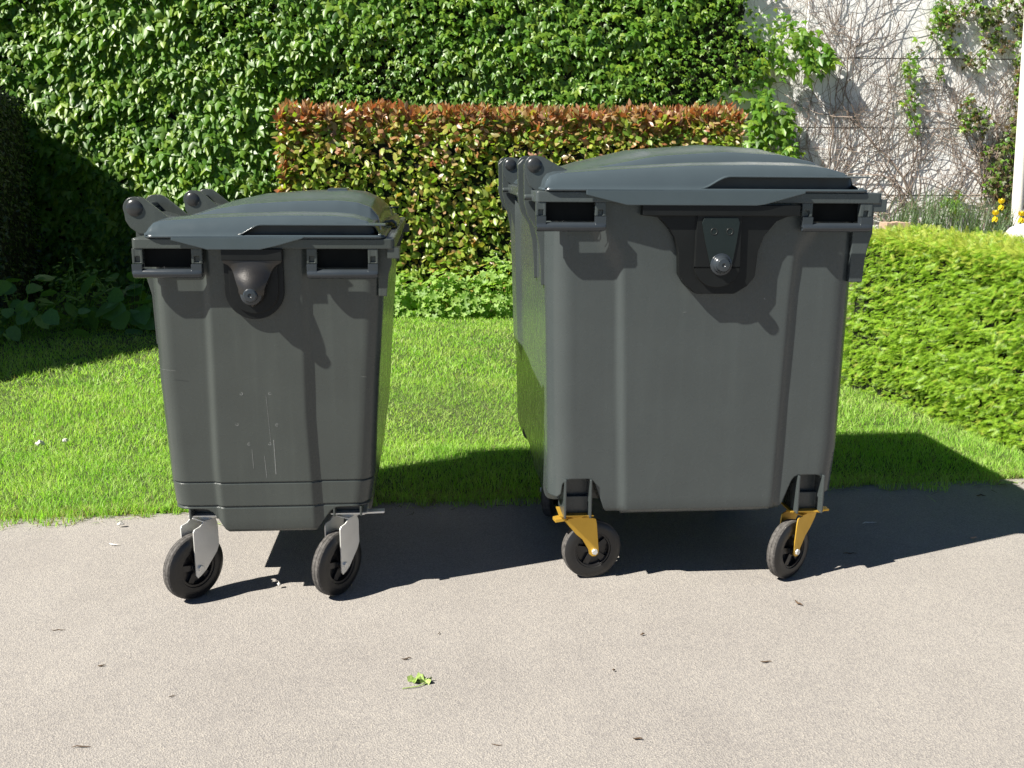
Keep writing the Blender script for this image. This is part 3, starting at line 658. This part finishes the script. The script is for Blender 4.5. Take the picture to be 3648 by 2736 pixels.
def make_bin(loc, yaw, D):
    B = empty('wheeled_bin', loc, yaw); tag(B, D['label'], 'waste bin')
    x0, x1, y0, L = D['x0'], D['x1'], D['y0'], D['len']; zb, zr0, zr1 = D['zb'], D['zr0'], D['zr1']
    mb = D['mat']
    # ---- body
    def xl(z): return lerp(z, D['xl'])
    def xr(z): return lerp(z, D['xr'])
    bm = bmesh.new(); R_ = []
    zs = list(np.linspace(zb+.03, zr0, 44))
    for s in D['steps']: zs += [s-.004, s-.0015, s+.0015, s+.004]
    zs = sorted(zs)
    H_ = zr0-zb
    def ring(z, ins):
        t = (zr0-z)/H_
        gro = 0.0
        for s in D['steps']: gro += .0035*(abs(z-s) < .002)
        a, b = lerp(z, D['bx0'])+ins+gro, lerp(z, D['bx1'])-ins-gro; c = y0+D['drafty']*t+ins+gro; d = L-y0-D['drafty']*t-ins-gro
        on = lambda x: D['relief']*sst(xl(z)-.012, xl(z)+.012, x)*(1-sst(xr(z)-.010, xr(z)+.016, x))
        ob = lambda y: D['backbulge']*sst(L*.70, L*.72, y)*(1-sst(L*.86, L*.88, y))*sst(zb+.30, zb+.42, z)
        return corner_outline(a, b, c, d, D['r'], 90, 40, on, ob, z)
    for ins, dz in ((.028, 0), (.012, .004), (.003, .014)): R_.append(ring(zb+dz, ins))
    for z in zs: R_.append(ring(z, 0))
    rings(bm, R_)
    body = build('body', bm, mb, B)
    # wheel pockets
    cut = bmesh.new(); xm = (lerp(.3, D['bx0'])+lerp(.3, D['bx1']))/2
    for fl in (0, 1):
        for ya, yb in ((-.1, .235), D['far_pocket']):
            pts = D['pocket'] if not fl else [(D['mirror']-px, pz) for px, pz in D['pocket']][::-1]
            prism(cut, pts, ya, yb)
    co = build('cutter', cut, mb, B)
    md = body.modifiers.new('b', 'BOOLEAN'); md.object = co; md.operation = 'DIFFERENCE'; md.solver = 'EXACT'
    dg = bpy.context.evaluated_depsgraph_get(); me = bpy.data.meshes.new_from_object(body.evaluated_get(dg))
    body.modifiers.clear(); old = body.data; body.data = me; bpy.data.meshes.remove(old); bpy.data.objects.remove(co)
    b2 = bmesh.new(); b2.from_mesh(me)
    for f in b2.faces: f.smooth = True
    for e in b2.edges: e.smooth = not (len(e.link_faces) != 2 or e.calc_face_angle(0) > rad(30))
    b2.to_mesh(me); b2.free(); me.name = 'body'
    # ---- underside tray
    bm = bmesh.new(); box(bm, D['tray'][0], D['tray'][1], .14, L-.14, zb-.018, zb+.002); build('drain_tray', bm, mb, body)
    # ---- rim
    RI = .019
    rx0, rx1 = D['rx0'], D['rx1']; bm = bmesh.new()
    def loop(a, b, c, d, z, r=.012):
        P = []
        for cx, cy, a0 in ((a+r, c+r, math.pi), (b-r, c+r, 1.5*math.pi), (b-r, d-r, 0), (a+r, d-r, math.pi/2)):
            for k in range(5): q = a0+math.pi/2*k/4; P.append((cx+r*math.cos(q), cy+r*math.sin(q), z))
        return P
    rings(bm, [loop(rx0, rx1, RI, L-RI, zr0), loop(rx0, rx1, RI, L-RI, zr1-.002), loop(rx0+.003, rx1-.003, RI+.003, L-RI-.003, zr1)])
    t0, t1, tz0, tz1 = D['tab']
    box(bm, t0, t1, RI+.004, .085, tz0, tz1); box(bm, t0, t1, L-.085, L-RI-.004, tz0, tz1)
    # front lip below the rim
    box(bm, D['bx1'][-1][1]-.01, rx1-.012, .075, L-.075, tz0, zr0)
    rim = build('rim', bm, mb, B)
    for g in (0, 1):
        ym = (lambda v: v) if not g else (lambda v: L-v)
        bm = bmesh.new(); prism(bm, D['gussets'][0], ym(.065), ym(.095)); build('gusset', bm, mb, rim)
    # ---- handles (near and far side)
    for far in (0, 1):
        ym = (lambda v: v) if not far else (lambda v: L-v)
        for (a, b, c, d, zt, zl, zbar) in D['handles']:
            # block pieces hang from the rim
            for p, q in ((a, b), (c, d)):
                bm = bmesh.new(); pm = (p+q)/2; hz = zt-.030
                # frame around the small D-shaped hole
                e = .0075
                y_ = sorted((ym(RI+.0015), ym(.042)))
                box(bm, p, pm-e, *y_, zl, zt); box(bm, pm+e, q, *y_, zl, zt)
                box(bm, pm-e, pm+e, *y_, zl, hz-.009); box(bm, pm-e, pm+e, *y_, hz+.008, zt)
                y2 = sorted((ym(.028), ym(.038))); box(bm, pm-e, pm+e, *y2, hz-.009, hz+.008)
                hm = build('handle_mount', bm, [mb], rim)
            bm = bmesh.new(); yb = sorted((ym(.042), ym(.047))); box(bm, b-.002, c+.002, *yb, zbar+.0295, zt-.001); build('grip_pocket_shade', bm, M['cavity'], rim)  # back plate coloured black as the shade behind the bar
            bm = bmesh.new(); r = .0135; zc = zbar+r; yc = ym(.0065+r)
            tube(bm, [(a+.002, yc, zc), (a+.006, yc, zc), (d-.012, yc, zc), (d-.002, yc, zc+.001)], [r*.9, r, r, r*.85], 16)
            for p, q in ((a, b), (c, d)):
                pp = []
                for zz, k in ((zc, 1.0), (zc+.010, .98), (zl-.001, 1.0)):
                    hw = (q-p)/2*k; m_ = (p+q)/2; pp.append([(m_-hw, ym(.0095), zz), (m_+hw, ym(.0095), zz), (m_+hw, ym(.034), zz), (m_-hw, ym(.034), zz)])
                rings(bm, pp)
            build('handle', bm, M['handle'], B)
    # ---- lid
    A, Bp, z0 = D['A'], D['B'], D['lz']; lx0, lx1 = D['lx0'], D['lx1']
    lid_y0, lid_y1 = .019, L-.019
    fl0, fl1, fz = D['flare']
    def h(x, y):
        yy = max(0, min(y, L-y)-lid_y0)
        A0 = lerp(x, A); a = A0*(.88*math.sin(min(1, yy/.035)*math.pi/2)**.8 + .12*sst(.03, .13, yy))
        a = a - A0*.66*sst(.13, .165, yy)
        bb = lerp(x, Bp)*(.80*math.sin(min(1, max(0, yy-.195)/.050)*math.pi/2)**.9 + .20*sst(.235, .55, yy))
        return z0 + (a+bb+math.sqrt((a-bb)**2+.00006))/2 - .0038*sst(0, .03, yy)
    nx, ny = 120, 110; bm = bmesh.new(); V = []
    ys = sorted(set(list(lid_y0+np.concatenate([np.linspace(0, .012, 8), np.linspace(.016, .06, 12), np.linspace(.065, .28, 44), np.linspace(.29, .36, 6)])) + list(L-(lid_y0+np.concatenate([np.linspace(0, .012, 8), np.linspace(.016, .06, 12), np.linspace(.065, .28, 44), np.linspace(.29, .36, 6)]))) + list(np.linspace(.38, L-.38, 14))))
    xs_ = sorted(set(list(np.linspace(lx0, lx0+.06, 24))+list(np.linspace(lx0+.065, lx1-.07, 70))+list(np.linspace(lx1-.065, lx1, 24))))
    edge = []
    for x in xs_:
        e = fz*sst(fl0, fl1, x)*(1 if lerp(x, A) > .012 else 0); y_in = lid_y0
        if e > .001:                      # the wall ends at the raised grip edge
            for k in range(60):
                y_in = lid_y0+.0006*k
                if h(x, y_in)-z0 >= e: break
        edge.append((x, y_in, e))
        V.append([bm.verts.new((x, min(max(y, y_in), L-y_in), max(h(x, min(max(y, y_in), L-y_in)), z0))) for y in ys])
    for i in range(len(xs_)-1):
        for j in range(len(ys)-1): bm.faces.new((V[i][j], V[i+1][j], V[i+1][j+1], V[i][j+1]))
    # skirt
    bd = [V[i][0] for i in range(len(xs_))] + [V[-1][j] for j in range(1, len(ys))] + [V[i][-1] for i in range(len(xs_)-2, -1, -1)] + [V[0][j] for j in range(len(ys)-2, 0, -1)]
    lo = []
    for v in bd:
        y = v.co.y; out = -.003 if y < L/2 else .003; 
        lo.append(bm.verts.new((v.co.x, v.co.y+(out if (y < .03 or y > L-.03) else 0), v.co.z-.005)))
    for i in range(len(bd)): k = (i+1) % len(bd); bm.faces.new((bd[i], bd[k], lo[k], lo[i]))
    lid = build('lid', bm, M['lid'], B, 50)
    for far in (0, 1):
        bm = bmesh.new(); rs = []
        P = [q for q in edge if q[0] > fl0 - .005]
        xe, ye, ee = P[-1][0]+.014, .02, fz
        P = [q for q in P if q[2] > .8*fz or q[0] < fl1] ; P = [(x_, y_, fz*sst(fl0, fl1, x_)) for x_, y_, _ in P]; P = [q for q in P if q[0] < lx1-.004]+[(lx1+.012, .04, fz)]
        for x_, y_, e_ in P:
            ym = (lambda v: v) if not far else (lambda v: L-v)
            o_ = .0 if e_ < .004 else .004
            rs.append([(x_, ym(.014-o_), z0+e_-.0035), (x_, ym(.014-o_), z0+e_), (x_, ym(y_+.012), z0+e_+.002), (x_, ym(y_+.012), z0+e_-.0035)])
        rings(bm, rs); build('lid_ledge', bm, M['lid'], lid)
    # flange below, recess wall under the raised edge, side skirt
    bm = bmesh.new()
    rings(bm, [loop(lx0-.004, D['fx1'], .012, L-.012, zr1+.001, .03), loop(lx0-.006, D['fx1']+.002, .010, L-.010, zr1+.005, .03), loop(lx0-.004, D['fx1'], .012, L-.012, z0-.001, .03)])
    build('lid_flange', bm, M['lid'], lid)
    bm = bmesh.new(); rings(bm, [loop(lx0+.03, lx1-.012, .045, L-.045, z0-.001, .03), loop(lx0+.03, lx1-.022, .045, L-.045, z0+fz+.002, .03)])
    build('grip_recess', bm, M['dark'], lid)
    for ya, yb in ((.0, .0105), (L-.0105, L)):
        bm = bmesh.new(); prism(bm, D['skirt'], ya, yb); build('lid_skirt', bm, M['lid'], lid)
    # front grip in the middle
    bm = bmesh.new()
    P = [(lx1-.02, z0+.012), (lx1+.012, z0+.018), (lx1+.026, z0+.010), (lx1+.028, z0-.006), (lx1+.022, z0-.006), (lx1+.02, z0+.004), (lx1+.01, z0+.010), (lx1-.02, z0+.004)]
    prism(bm, P, L*.40, L*.60); build('lid_grip', bm, M['lid'], lid)
    if D.get('bump'):
        bx_, bz_ = D['bump']; bm = bmesh.new()
        for k in range(2): pass
        prism(bm, [(bx_-.05, bz_-.02), (bx_-.03, bz_+.006), (bx_+.03, bz_+.006), (bx_+.05, bz_-.02)], L*.46, L*.54); build('lid_boss', bm, M['lid'], lid)
    # ---- hinges
    px, pz, pr = D['pin']
    for i, d in enumerate(D['hd']):
        bm = bmesh.new()
        aa = [(px+pr*math.cos(t), pz+pr*math.sin(t)) for t in np.linspace(rad(68), rad(205), 12)]
        prism(bm, aa + D['arm'], d, d+.014)
        if i % 2 == 0:                       # web joining the two plates of one hinge
            d2 = D['hd'][i+1]; q = D['arm']; prism(bm, [(px+.028, pz-.028), (px+.034, pz-.018), (lx0+.06, z0+.026), (lx0+.06, z0+.012)], d+.014, d2)
            lathe(bm, (px, d+.01, pz), (0, 1, 0), [(0, .012), (d2-d-.01, .012)], 14)
        arm = build('hinge_arm', bm, mb, B)
        if i % 2 == 0:
            bm = bmesh.new(); lathe(bm, (px, d+.002, pz), (0, -1, 0), [(0, pr*.74), (.003, pr*.74), (.0065, pr*.62), (.0085, pr*.35), (.009, .002)], 28); build('pin_cap', bm, M['capmat'] if 'capmat' in M else M['dark'], arm)
        bm = bmesh.new(); e = .018 if i % 2 == 0 else -.03
        prism(bm, D['fin'], d+e, d+e+.022)
        rib = build('support_rib', bm, mb, B)
        if D.get('peg'):
            gx, gz = D['peg']; bm = bmesh.new(); lathe(bm, (gx, d+.004, gz), (1, 0, 0), [(0, .0075), (.002, .009), (.045, .009)], 12); build('peg', bm, mb, rib)
    # ---- lifting lug
    D['lug'](B, lambda v: v, D, L); D['lug'](B, lambda v: L-v, D, L)
    # ---- casters with their brackets
    for (cx, cy, phi, trail, br) in D['casters']:
        bm = bmesh.new(); pz_ = D['plate_z']
        yn = .075 if cy < .4 else D['far_pocket'][0]+.01; top_ = D['pockz']-.002
        for dx in (-.042, .040):
            box(bm, cx+dx-.003, cx+dx+.003, yn, yn+.145, pz_+.0015, top_)
        box(bm, cx-.045, cx+.043, cy-.02, cy+.05, pz_+.0015, pz_+.058); box(bm, cx-.045, cx+.043, cy+.0, cy+.05, pz_+.058, top_)
        build('caster_bracket', bm, mb, body)
        caster(B, cx, cy, pz_, phi, trail, D['metal'], D['style'], br, R_=D.get('wr', .1))
    # ---- scuffs
    yf = lambda z: y0 + D['drafty']*(zr0-z)/H_ - D['relief'] - .0006
    for (xa, za, xb, zb_, w) in D['scratch']:
        k = [(xa-w, yf(za), za), (xa+w, yf(za), za), (xb+w, yf(zb_), zb_), (xb-w, yf(zb_), zb_)]
        bm = bmesh.new(); rings(bm, [k, [(p[0], p[1]+.0004, p[2]) for p in k]]); build('scratch', bm, M['scuff'], body)
    for (cx, cz) in D['marks']:
        a0 = random.uniform(0, 6)
        inn = [(cx+.0030*math.cos(a0+t), yf(cz), cz+.0030*math.sin(a0+t)) for t in np.linspace(0, 5, 9)]
        out = [(cx+.0046*math.cos(a0+t), yf(cz), cz+.0046*math.sin(a0+t)) for t in np.linspace(0, 5, 9)]
        bm = bmesh.new(); a_ = [bm.verts.new(p) for p in inn]; b_ = [bm.verts.new(p) for p in out]
        for k in range(8): bm.faces.new((a_[k], a_[k+1], b_[k+1], b_[k]))
        build('drill_mark', bm, M['scuff'], body)
    return B
M['cavity'] = plastic('grip_shade_black', (.004, .005, .005), .6, .002, spec=.1)  # near-black paints the shade inside the handle openings
M['capmat'] = plastic('pin_cap_plastic', (.022, .024, .025), .25, .002)

def lug_large(B, ym, D, L):
    bm = bmesh.new()
    o = [(.305, 1.196), (.355, 1.190), (.385, 1.160), (.405, 1.13), (.418, 1.087), (.422, 1.02), (.440, .992), (.478, .962), (.594, .962), (.632, .985), (.655, 1.014), (.660, 1.087), (.675, 1.134), (.712, 1.179), (.745, 1.193), (.774, 1.196), (.774, 1.224), (.305, 1.224)]
    prism(bm, o, ym(.022), ym(.062))
    prism(bm, [(.302, 1.196), (.777, 1.196), (.777, 1.2265), (.302, 1.2265)], ym(.006), ym(.040))
    # boss around the pin
    b = [(.468, 1.1965), (.467, 1.04)] + [(.536+.069*math.cos(t), 1.045-.062*math.sin(t)) for t in np.linspace(math.pi, 0, 15)] + [(.605, 1.04), (.602, 1.1965)]
    prism(bm, b, ym(.012), ym(.030))
    lug = build('lifting_lug', bm, M['lug'], B)
    bm = bmesh.new(); prism(bm, [(.482, 1.175), (.494, 1.12), (.512, 1.055), (.580, 1.055), (.590, 1.12), (.596, 1.175), (.590, 1.19), (.488, 1.19)], ym(.009), ym(.014)); lp = build('lug_plate', bm, M['lug_plate'], lug)
    sgn = -1 if ym(0) == 0 else 1
    for cx in (.519, .567):
        bm = bmesh.new(); lathe(bm, (cx, ym(.0095), 1.150), (0, sgn, 0), [(0, .0105), (.0016, .0105), (.0016, .0085), (0.0002, .0082)], 20)
        build('bolt_hole', bm, M['dark'], lug)
    bm = bmesh.new(); lathe(bm, (.546, ym(.012), 1.052), (0, sgn, 0), [(0, .033), (.004, .033), (.006, .027), (.014, .0235), (.016, .021), (.027, .021), (.031, .0185), (.032, .006), (.030, .004)], 32)
    build('lifting_pin', bm, M['handle'], lug)
def lug_small(B, ym, D, L):
    bm = bmesh.new()
    o = [(.221, 1.094), (.221, .975)] + [(.305+.084*math.cos(t), .975-.082*math.sin(t)) for t in np.linspace(math.pi, 0, 19)][1:-1] + [(.389, .975), (.389, 1.094)]
    prism(bm, o, ym(.030), ym(.058))
    i_ = [(.235, 1.07), (.236, .975)] + [(.305+.069*math.cos(t), .975-.064*math.sin(t)) for t in np.linspace(math.pi, 0, 17)][1:-1] + [(.374, .975), (.375, 1.07)]
    prism(bm, i_, ym(.024), ym(.04)); prism(bm, [(.220, 1.066), (.390, 1.066), (.390, 1.0975), (.220, 1.0975)], ym(.006), ym(.045))
    lug = build('lifting_lug', bm, M['lug'], B)
    # bell shaped boss swelling towards the pin
    bm = bmesh.new(); V = []
    for k in range(19):
        t = k/18; z = 1.066-.135*t; w = lerp(t, [(0, .084), (.05, .083), (.10, .070), (.15, .062), (.22, .056), (.4, .047), (.62, .036), (1, .036)]); w = w if t < .62 else math.sqrt(max(1e-5, .036**2-(.036*(t-.62)/.38)**2))*1.02
        cx = .305-.005*t; row = []
        for j in range(17):
            q = -1+2*j/16; dd = .008 - .026*sst(0, .62, t) + .016*q*q*(.3+.7*sst(0, .3, t)) + .03*sst(.66, 1, t)
            row.append(bm.verts.new((cx+q*w, ym(dd), z)))
        V.append(row)
    for k in range(18):
        for j in range(16): bm.faces.new((V[k][j], V[k][j+1], V[k+1][j+1], V[k+1][j]))
    bd = V[0]+[r[-1] for r in V[1:]]+V[-1][-2::-1]+[r[0] for r in V[-2:0:-1]]
    lo = [bm.verts.new((v.co.x, ym(.03), v.co.z)) for v in bd]
    for k in range(len(bd)): m_ = (k+1) % len(bd); bm.faces.new((bd[k], bd[m_], lo[m_], lo[k]))
    build('lug_boss', bm, M['bell'], lug, 45)
    sgn = -1 if ym(0) == 0 else 1
    bm = bmesh.new(); lathe(bm, (.300, ym(-.004), .968), (0, sgn, 0), [(-.02, .030), (-.001, .030), (.002, .027), (.004, .0215), (.013, .020), (.016, .017), (.017, .006), (.015, .004)], 32)
    build('lifting_pin', bm, M['handle'], lug)

large = dict(label='large dark grey four wheeled bin on yellow casters, right of the two', mat=M['body_large'],
    x0=.03, x1=.98, y0=.060, len=1.37, zb=.246, zr0=1.233, zr1=1.264, drafty=.028, r=.075,
    bx0=[(.24, .052), (.45, .046), (1.0, .030), (1.3, .026)], bx1=[(.24, .990), (.45, 1.002), (1.0, .998), (1.3, .994)],
    xl=[(.2, .286), (1.05, .247), (1.14, .182), (1.3, .12)], xr=[(.2, .779), (.94, .786), (1.09, .793), (1.14, .832), (1.3, .90)], relief=.013, backbulge=.014, steps=[],
    pocket=[(-.1, .1), (-.1, .300), (.078, .300), (.088, .312), (.092, .345), (.104, .361), (.118, .364), (.174, .364), (.188, .358), (.197, .345), (.226, .262), (.236, .246), (.236, .1)], mirror=1.036, pockz=.364, far_pocket=(.70, .98),
    tray=(.29, .76), rx0=-.014, rx1=1.034, tab=(1.0, 1.050, 1.208, 1.245),
    gussets=[[(.97, 1.235), (1.031, 1.235), (1.031, 1.14), (1.020, 1.10), (1.014, 1.06), (1.011, .992), (.97, .992)]],
    handles=[(-.012, .017, .163, .195, 1.233, 1.193, 1.148), (.788, .820, .968, 1.005, 1.233, 1.193, 1.148)],
    A=[(.0, 0), (.012, .002), (.018, .026), (.030, .042), (.050, .049), (.2, .062), (.458, .078), (.65, .082), (.80, .080), (.87, .073), (.92, .058), (.945, .040), (.957, .0)],
    B=[(.0, 0), (.03, .012), (.1, .042), (.22, .080), (.40, .122), (.62, .140), (.80, .130), (.90, .105), (.945, .075), (.962, .03), (.972, 0)],
    lz=1.275, lx0=.012, lx1=.972, fx1=.990, flare=(.47, .56, .036),
    skirt=[(.133, 1.268), (.133, 1.255), (.249, 1.227), (.255, 1.226), (.640, 1.226), (.665, 1.229), (.786, 1.262), (.790, 1.270)], 
    pin=(-.006, 1.337, .030), hd=[.13, .38, .99, 1.24],
    arm=[(-.030, 1.30), (-.020, 1.275), (.0, 1.262), (.03, 1.258), (.06, 1.262), (.12, 1.275), (.12, 1.312), (.07, 1.335), (.02, 1.362)],
    fin=[(-.036, 1.34), (-.034, 1.225), (-.024, 1.19), (.000, 1.15), (.012, 1.10), (.018, 1.04), (.020, .975), (.06, .975), (.06, 1.235), (.008, 1.245), (.010, 1.262), (-.010, 1.29), (-.008, 1.355), (-.022, 1.355)],
    peg=(-.036, 1.243), bump=(.62, 1.40), lug=lug_large, plate_z=.233, metal=M['gold'], style='gold',
    casters=[(.142, .150, rad(10), .060, 0), (.905, .145, rad(35), -.062, .085), (.165, .82, rad(70), -.065, 0), (.914, .84, rad(40), -.06, 0)],
    scratch=[(.36, .965, .365, .965, .02), (.43, .972, .432, .971, .012), (.36, .9655, .40, .9645, .0007), (.70, .945, .703, .940, .002)][3:] + [(.45, .90, .46, .902, .002)], marks=[])
small = dict(label='small dark olive grey four wheeled bin on silver casters, left of the two', mat=M['body_small'],
    x0=.0, x1=.66, y0=.052, len=1.26, zb=.218, zr0=1.098, zr1=1.127, drafty=.025, r=.055,
    bx0=[(.2, .026), (.31, .020), (.39, .012), (.7, .000), (1.1, .000)], bx1=[(.2, .612), (.31, .622), (.40, .636), (.7, .655), (.92, .672), (1.1, .680)],
    xl=[(.2, .168), (.43, .157), (1.1, .166)], xr=[(.2, .458), (.6, .442), (1.1, .446)], relief=.012, backbulge=.0, steps=[.384, .306],
    pocket=[(-.1, .1), (-.1, .298), (.108, .298), (.125, .295), (.140, .286), (.152, .270), (.178, .232), (.190, .218), (.196, .205), (.196, .1)], mirror=.638, pockz=.298, far_pocket=(1.025, 1.4),
    tray=(.22, .45), rx0=-.031, rx1=.710, tab=(.69, .725, 1.070, 1.101),
    gussets=[[(.66, 1.1), (.700, 1.1), (.700, 1.05), (.690, 1.02), (.684, .955), (.66, .955)]],
    handles=[(-.031, -.002, .134, .164, 1.098, 1.055, 1.014), (.459, .488, .634, .663, 1.098, 1.055, 1.012)],
    A=[(0, 0), (.009, .002), (.014, .024), (.026, .039), (.045, .045), (.15, .054), (.27, .060), (.40, .064), (.53, .063), (.59, .058), (.63, .047), (.655, .030), (.668, 0)],
    B=[(0, .0), (.03, .035), (.08, .052), (.16, .080), (.25, .100), (.40, .112), (.53, .115), (.59, .108), (.63, .090), (.655, .055), (.668, .0)],
    lz=1.138, lx0=.008, lx1=.674, fx1=.684, flare=(.262, .335, .030),
    skirt=[(.085, 1.131), (.085, 1.123), (.183, 1.097), (.330, 1.097), (.372, 1.106), (.45, 1.128), (.455, 1.132)],
    pin=(-.046, 1.206, .033), hd=[.13, .35, .85, 1.07],
    arm=[(-.074, 1.17), (-.062, 1.15), (-.04, 1.133), (.0, 1.128), (.06, 1.135), (.11, 1.160), (.075, 1.170), (.045, 1.182), (-.018, 1.234), (-.034, 1.239)],
    fin=[(-.052, 1.20), (-.052, 1.05), (-.030, 1.0), (-.018, .95), (-.014, .80), (.03, .80), (.03, 1.10), (-.028, 1.128), (-.026, 1.20)],
    bump=(.50, 1.249), lug=lug_small, plate_z=.280, metal=M['zinc'], style='zinc',
    casters=[(.112, .150, rad(50), -.072, 0), (.550, .150, rad(54), -.068, .11), (.112, 1.11, rad(-30), -.06, 0), (.550, 1.11, rad(60), -.06, 0)],
    scratch=[(.270, .49, .272, .43, .0006), (.306, .47, .310, .40, .0006), (.336, .52, .338, .41, .0010), (.320, .66, .328, .50, .0004), (.022, .742, .06, .737, .0022), (.600, .735, .612, .735, .004), (.604, .715, .618, .714, .0025)], marks=[(.248, .665), (.332, .665), (.230, .570), (.348, .567), (.262, .508), (.324, .508)])
# casters of the small bin are taller: lift the plate to match
small['plate_z'] = .264; small['wr'] = .1045
make_bin((.08, 2.93, 0), rad(5), large)
make_bin((-1.05, 2.82, 0), rad(4.5), small)

# ================================================================== DEBRIS on the driveway
def debris(name, x, y, bm, mat, label, cat, group=None, rz=0):
    o = build(name, bm, mat); o.location = (x, y, .0); o.rotation_euler = (0, 0, rz); tag(o, label, cat, group); return o
bm = bmesh.new()
for sx, rot, sc_ in ((-.012, .5, .042), (.022, -.6, .038)):
    vs = []
    for k in range(22):
        t = 2*math.pi*k/22; r = sc_*(.62+.18*math.sin(5*t+sx*90)+.1*math.sin(9*t)); vs.append(bm.verts.new((sx+r*math.cos(t+rot)*1.0, r*math.sin(t+rot)*.9+.01*rot, .010+.010*math.sin(3*t)+.006*math.cos(7*t))))
    c_ = bm.verts.new((sx, .01*rot, .005))
    for k in range(22): bm.faces.new((c_, vs[k], vs[(k+1) % 22]))
tube(bm, [(.03, -.02, .006), (.0, -.045, .006), (-.055, -.058, .004)], [.0022, .002, .0016], 6)
debris('fallen_leaf', -.240, 2.405, bm, M['freshleaf'], 'crumpled pale green leaf with its stalk on the driveway', 'leaf').scale = (.72, .72, .72)
def twig(x, y, l, rz, lb, r=.0025, mat=None, seed=0, name='twig', cat='twig', grp='twigs and chips on the driveway'):
    g = random.Random(seed); bm = bmesh.new(); pts = [(-l/2+l*k/4, g.gauss(0, l*.05), r+.0005+abs(g.gauss(0, r*.5))) for k in range(5)]
    tube(bm, pts, [r*.3, r*.6, r*.7, r*.5, r*.25], 6); debris(name, x, y, bm, mat or M['twig'], lb, cat, grp, rz)
DB = [('twig', -0.286, 2.523, 0.035, 0.5, 0.003, 'twig', 'short two tone twig just above the crumpled green leaf', 'twig'),
      ('twig', 0.902, 2.897, 0.04, -1.0, 0.0045, 'twig', 'stout dark brown twig in the sun below the large bin right wheel', 'twig'),
      ('twig', 0.387, 2.678, 0.02, 0.7, 0.004, 'twig', 'small dark brown crumb right of the crumpled leaf', 'twig'),
      ('twig', 0.708, 2.521, 0.04, 0.1, 0.003, 'twig', 'faint brown twig on the right half of the driveway', 'twig'),
      ('twig', 0.307, 2.137, 0.028, -0.1, 0.0035, 'twig', 'orange brown chip near the bottom edge of the picture', 'twig'),
      ('twig', -0.999, 2.086, 0.055, 0.0, 0.0022, 'twig', 'thin straight twig in the bottom left corner', 'twig'),
      ('twig', -1.319, 2.681, 0.05, 0.2, 0.0018, 'twig', 'thin pale twig at the left edge of the driveway', 'twig'),
      ('twig', -1.107, 2.47, 0.025, 0.3, 0.003, 'twig', 'small dark bit of bark left of the crumpled leaf', 'twig'),
      ('twig', -0.864, 2.316, 0.022, 0.8, 0.002, 'twig', 'tiny dark twig on the lower left of the driveway', 'twig'),
      ('twig', 1.378, 3.628, 0.075, 0.25, 0.003, 'pale', 'pale curved stick in the shadow right of the large bin', 'twig'),
      ('twig', 1.959, 3.959, 0.05, 0.1, 0.005, 'twig', 'dark leaf crumb in the shadow near the grass edge', 'twig'),
      ('twig', 1.201, 3.317, 0.06, -0.05, 0.003, 'twig', 'dark thin twig in the shadow behind the large bin right wheel', 'twig'),
      ('twig', 1.708, 3.471, 0.03, 0.0, 0.005, 'block', 'orange brown chip at the shadow edge on the far right', 'twig'),
      ('twig', 0.282, 2.465, 0.012, 0.6, 0.004, 'twig', 'tiny green brown bud right of the crumpled leaf', 'twig'),
      ('twig', -0.207, 2.677, 0.018, 1.2, 0.002, 'twig', 'tiny dark splinter above the crumpled leaf', 'twig'),
      ('twig', -0.029, 2.109, 0.035, -0.4, 0.0015, 'twig', 'fine bent twig at the bottom centre', 'twig'),
      ('twig', -1.7, 3.692, 0.07, 0.1, 0.004, 'twig', 'dark twig at the grass edge left of the small bin', 'twig'),
      ('pebble', -1.46, 3.524, 0.032, 0.1, 0.007, 'pale', 'bright white pebble left of the small bin front wheel', 'pebble'),
      ('pebble', -1.414, 3.34, 0.045, -0.05, 0.003, 'pale', 'flat white chip just below the white pebble', 'pebble'),
      ('pebble', -0.744, 2.991, 0.014, 0.2, 0.006, 'pale', 'small pale pebble in the wheel shadow under the small bin', 'pebble'),
      ('fallen_leaf', 2.15, 4.105, 0.1, 0.2, 0.006, 'freshleaf', 'curled pale leaf at the grass edge far right', 'leaf'),
      ('litter_scrap', -2.239, 4.552, 0.05, 0.4, 0.012, 'pale', 'white litter scrap lying in the grass at left', 'litter'),
      ('litter_scrap', -2.147, 4.618, 0.03, 1.1, 0.012, 'pale', 'small buff scrap in the grass next to the white litter', 'litter')]
for i, (nm, x, y, l, rz, r, mt, lb, ct) in enumerate(DB): twig(x, y, l*.8, rz, lb, r*(1.5 if nm != 'twig' else 1), M[mt], i, nm, ct)
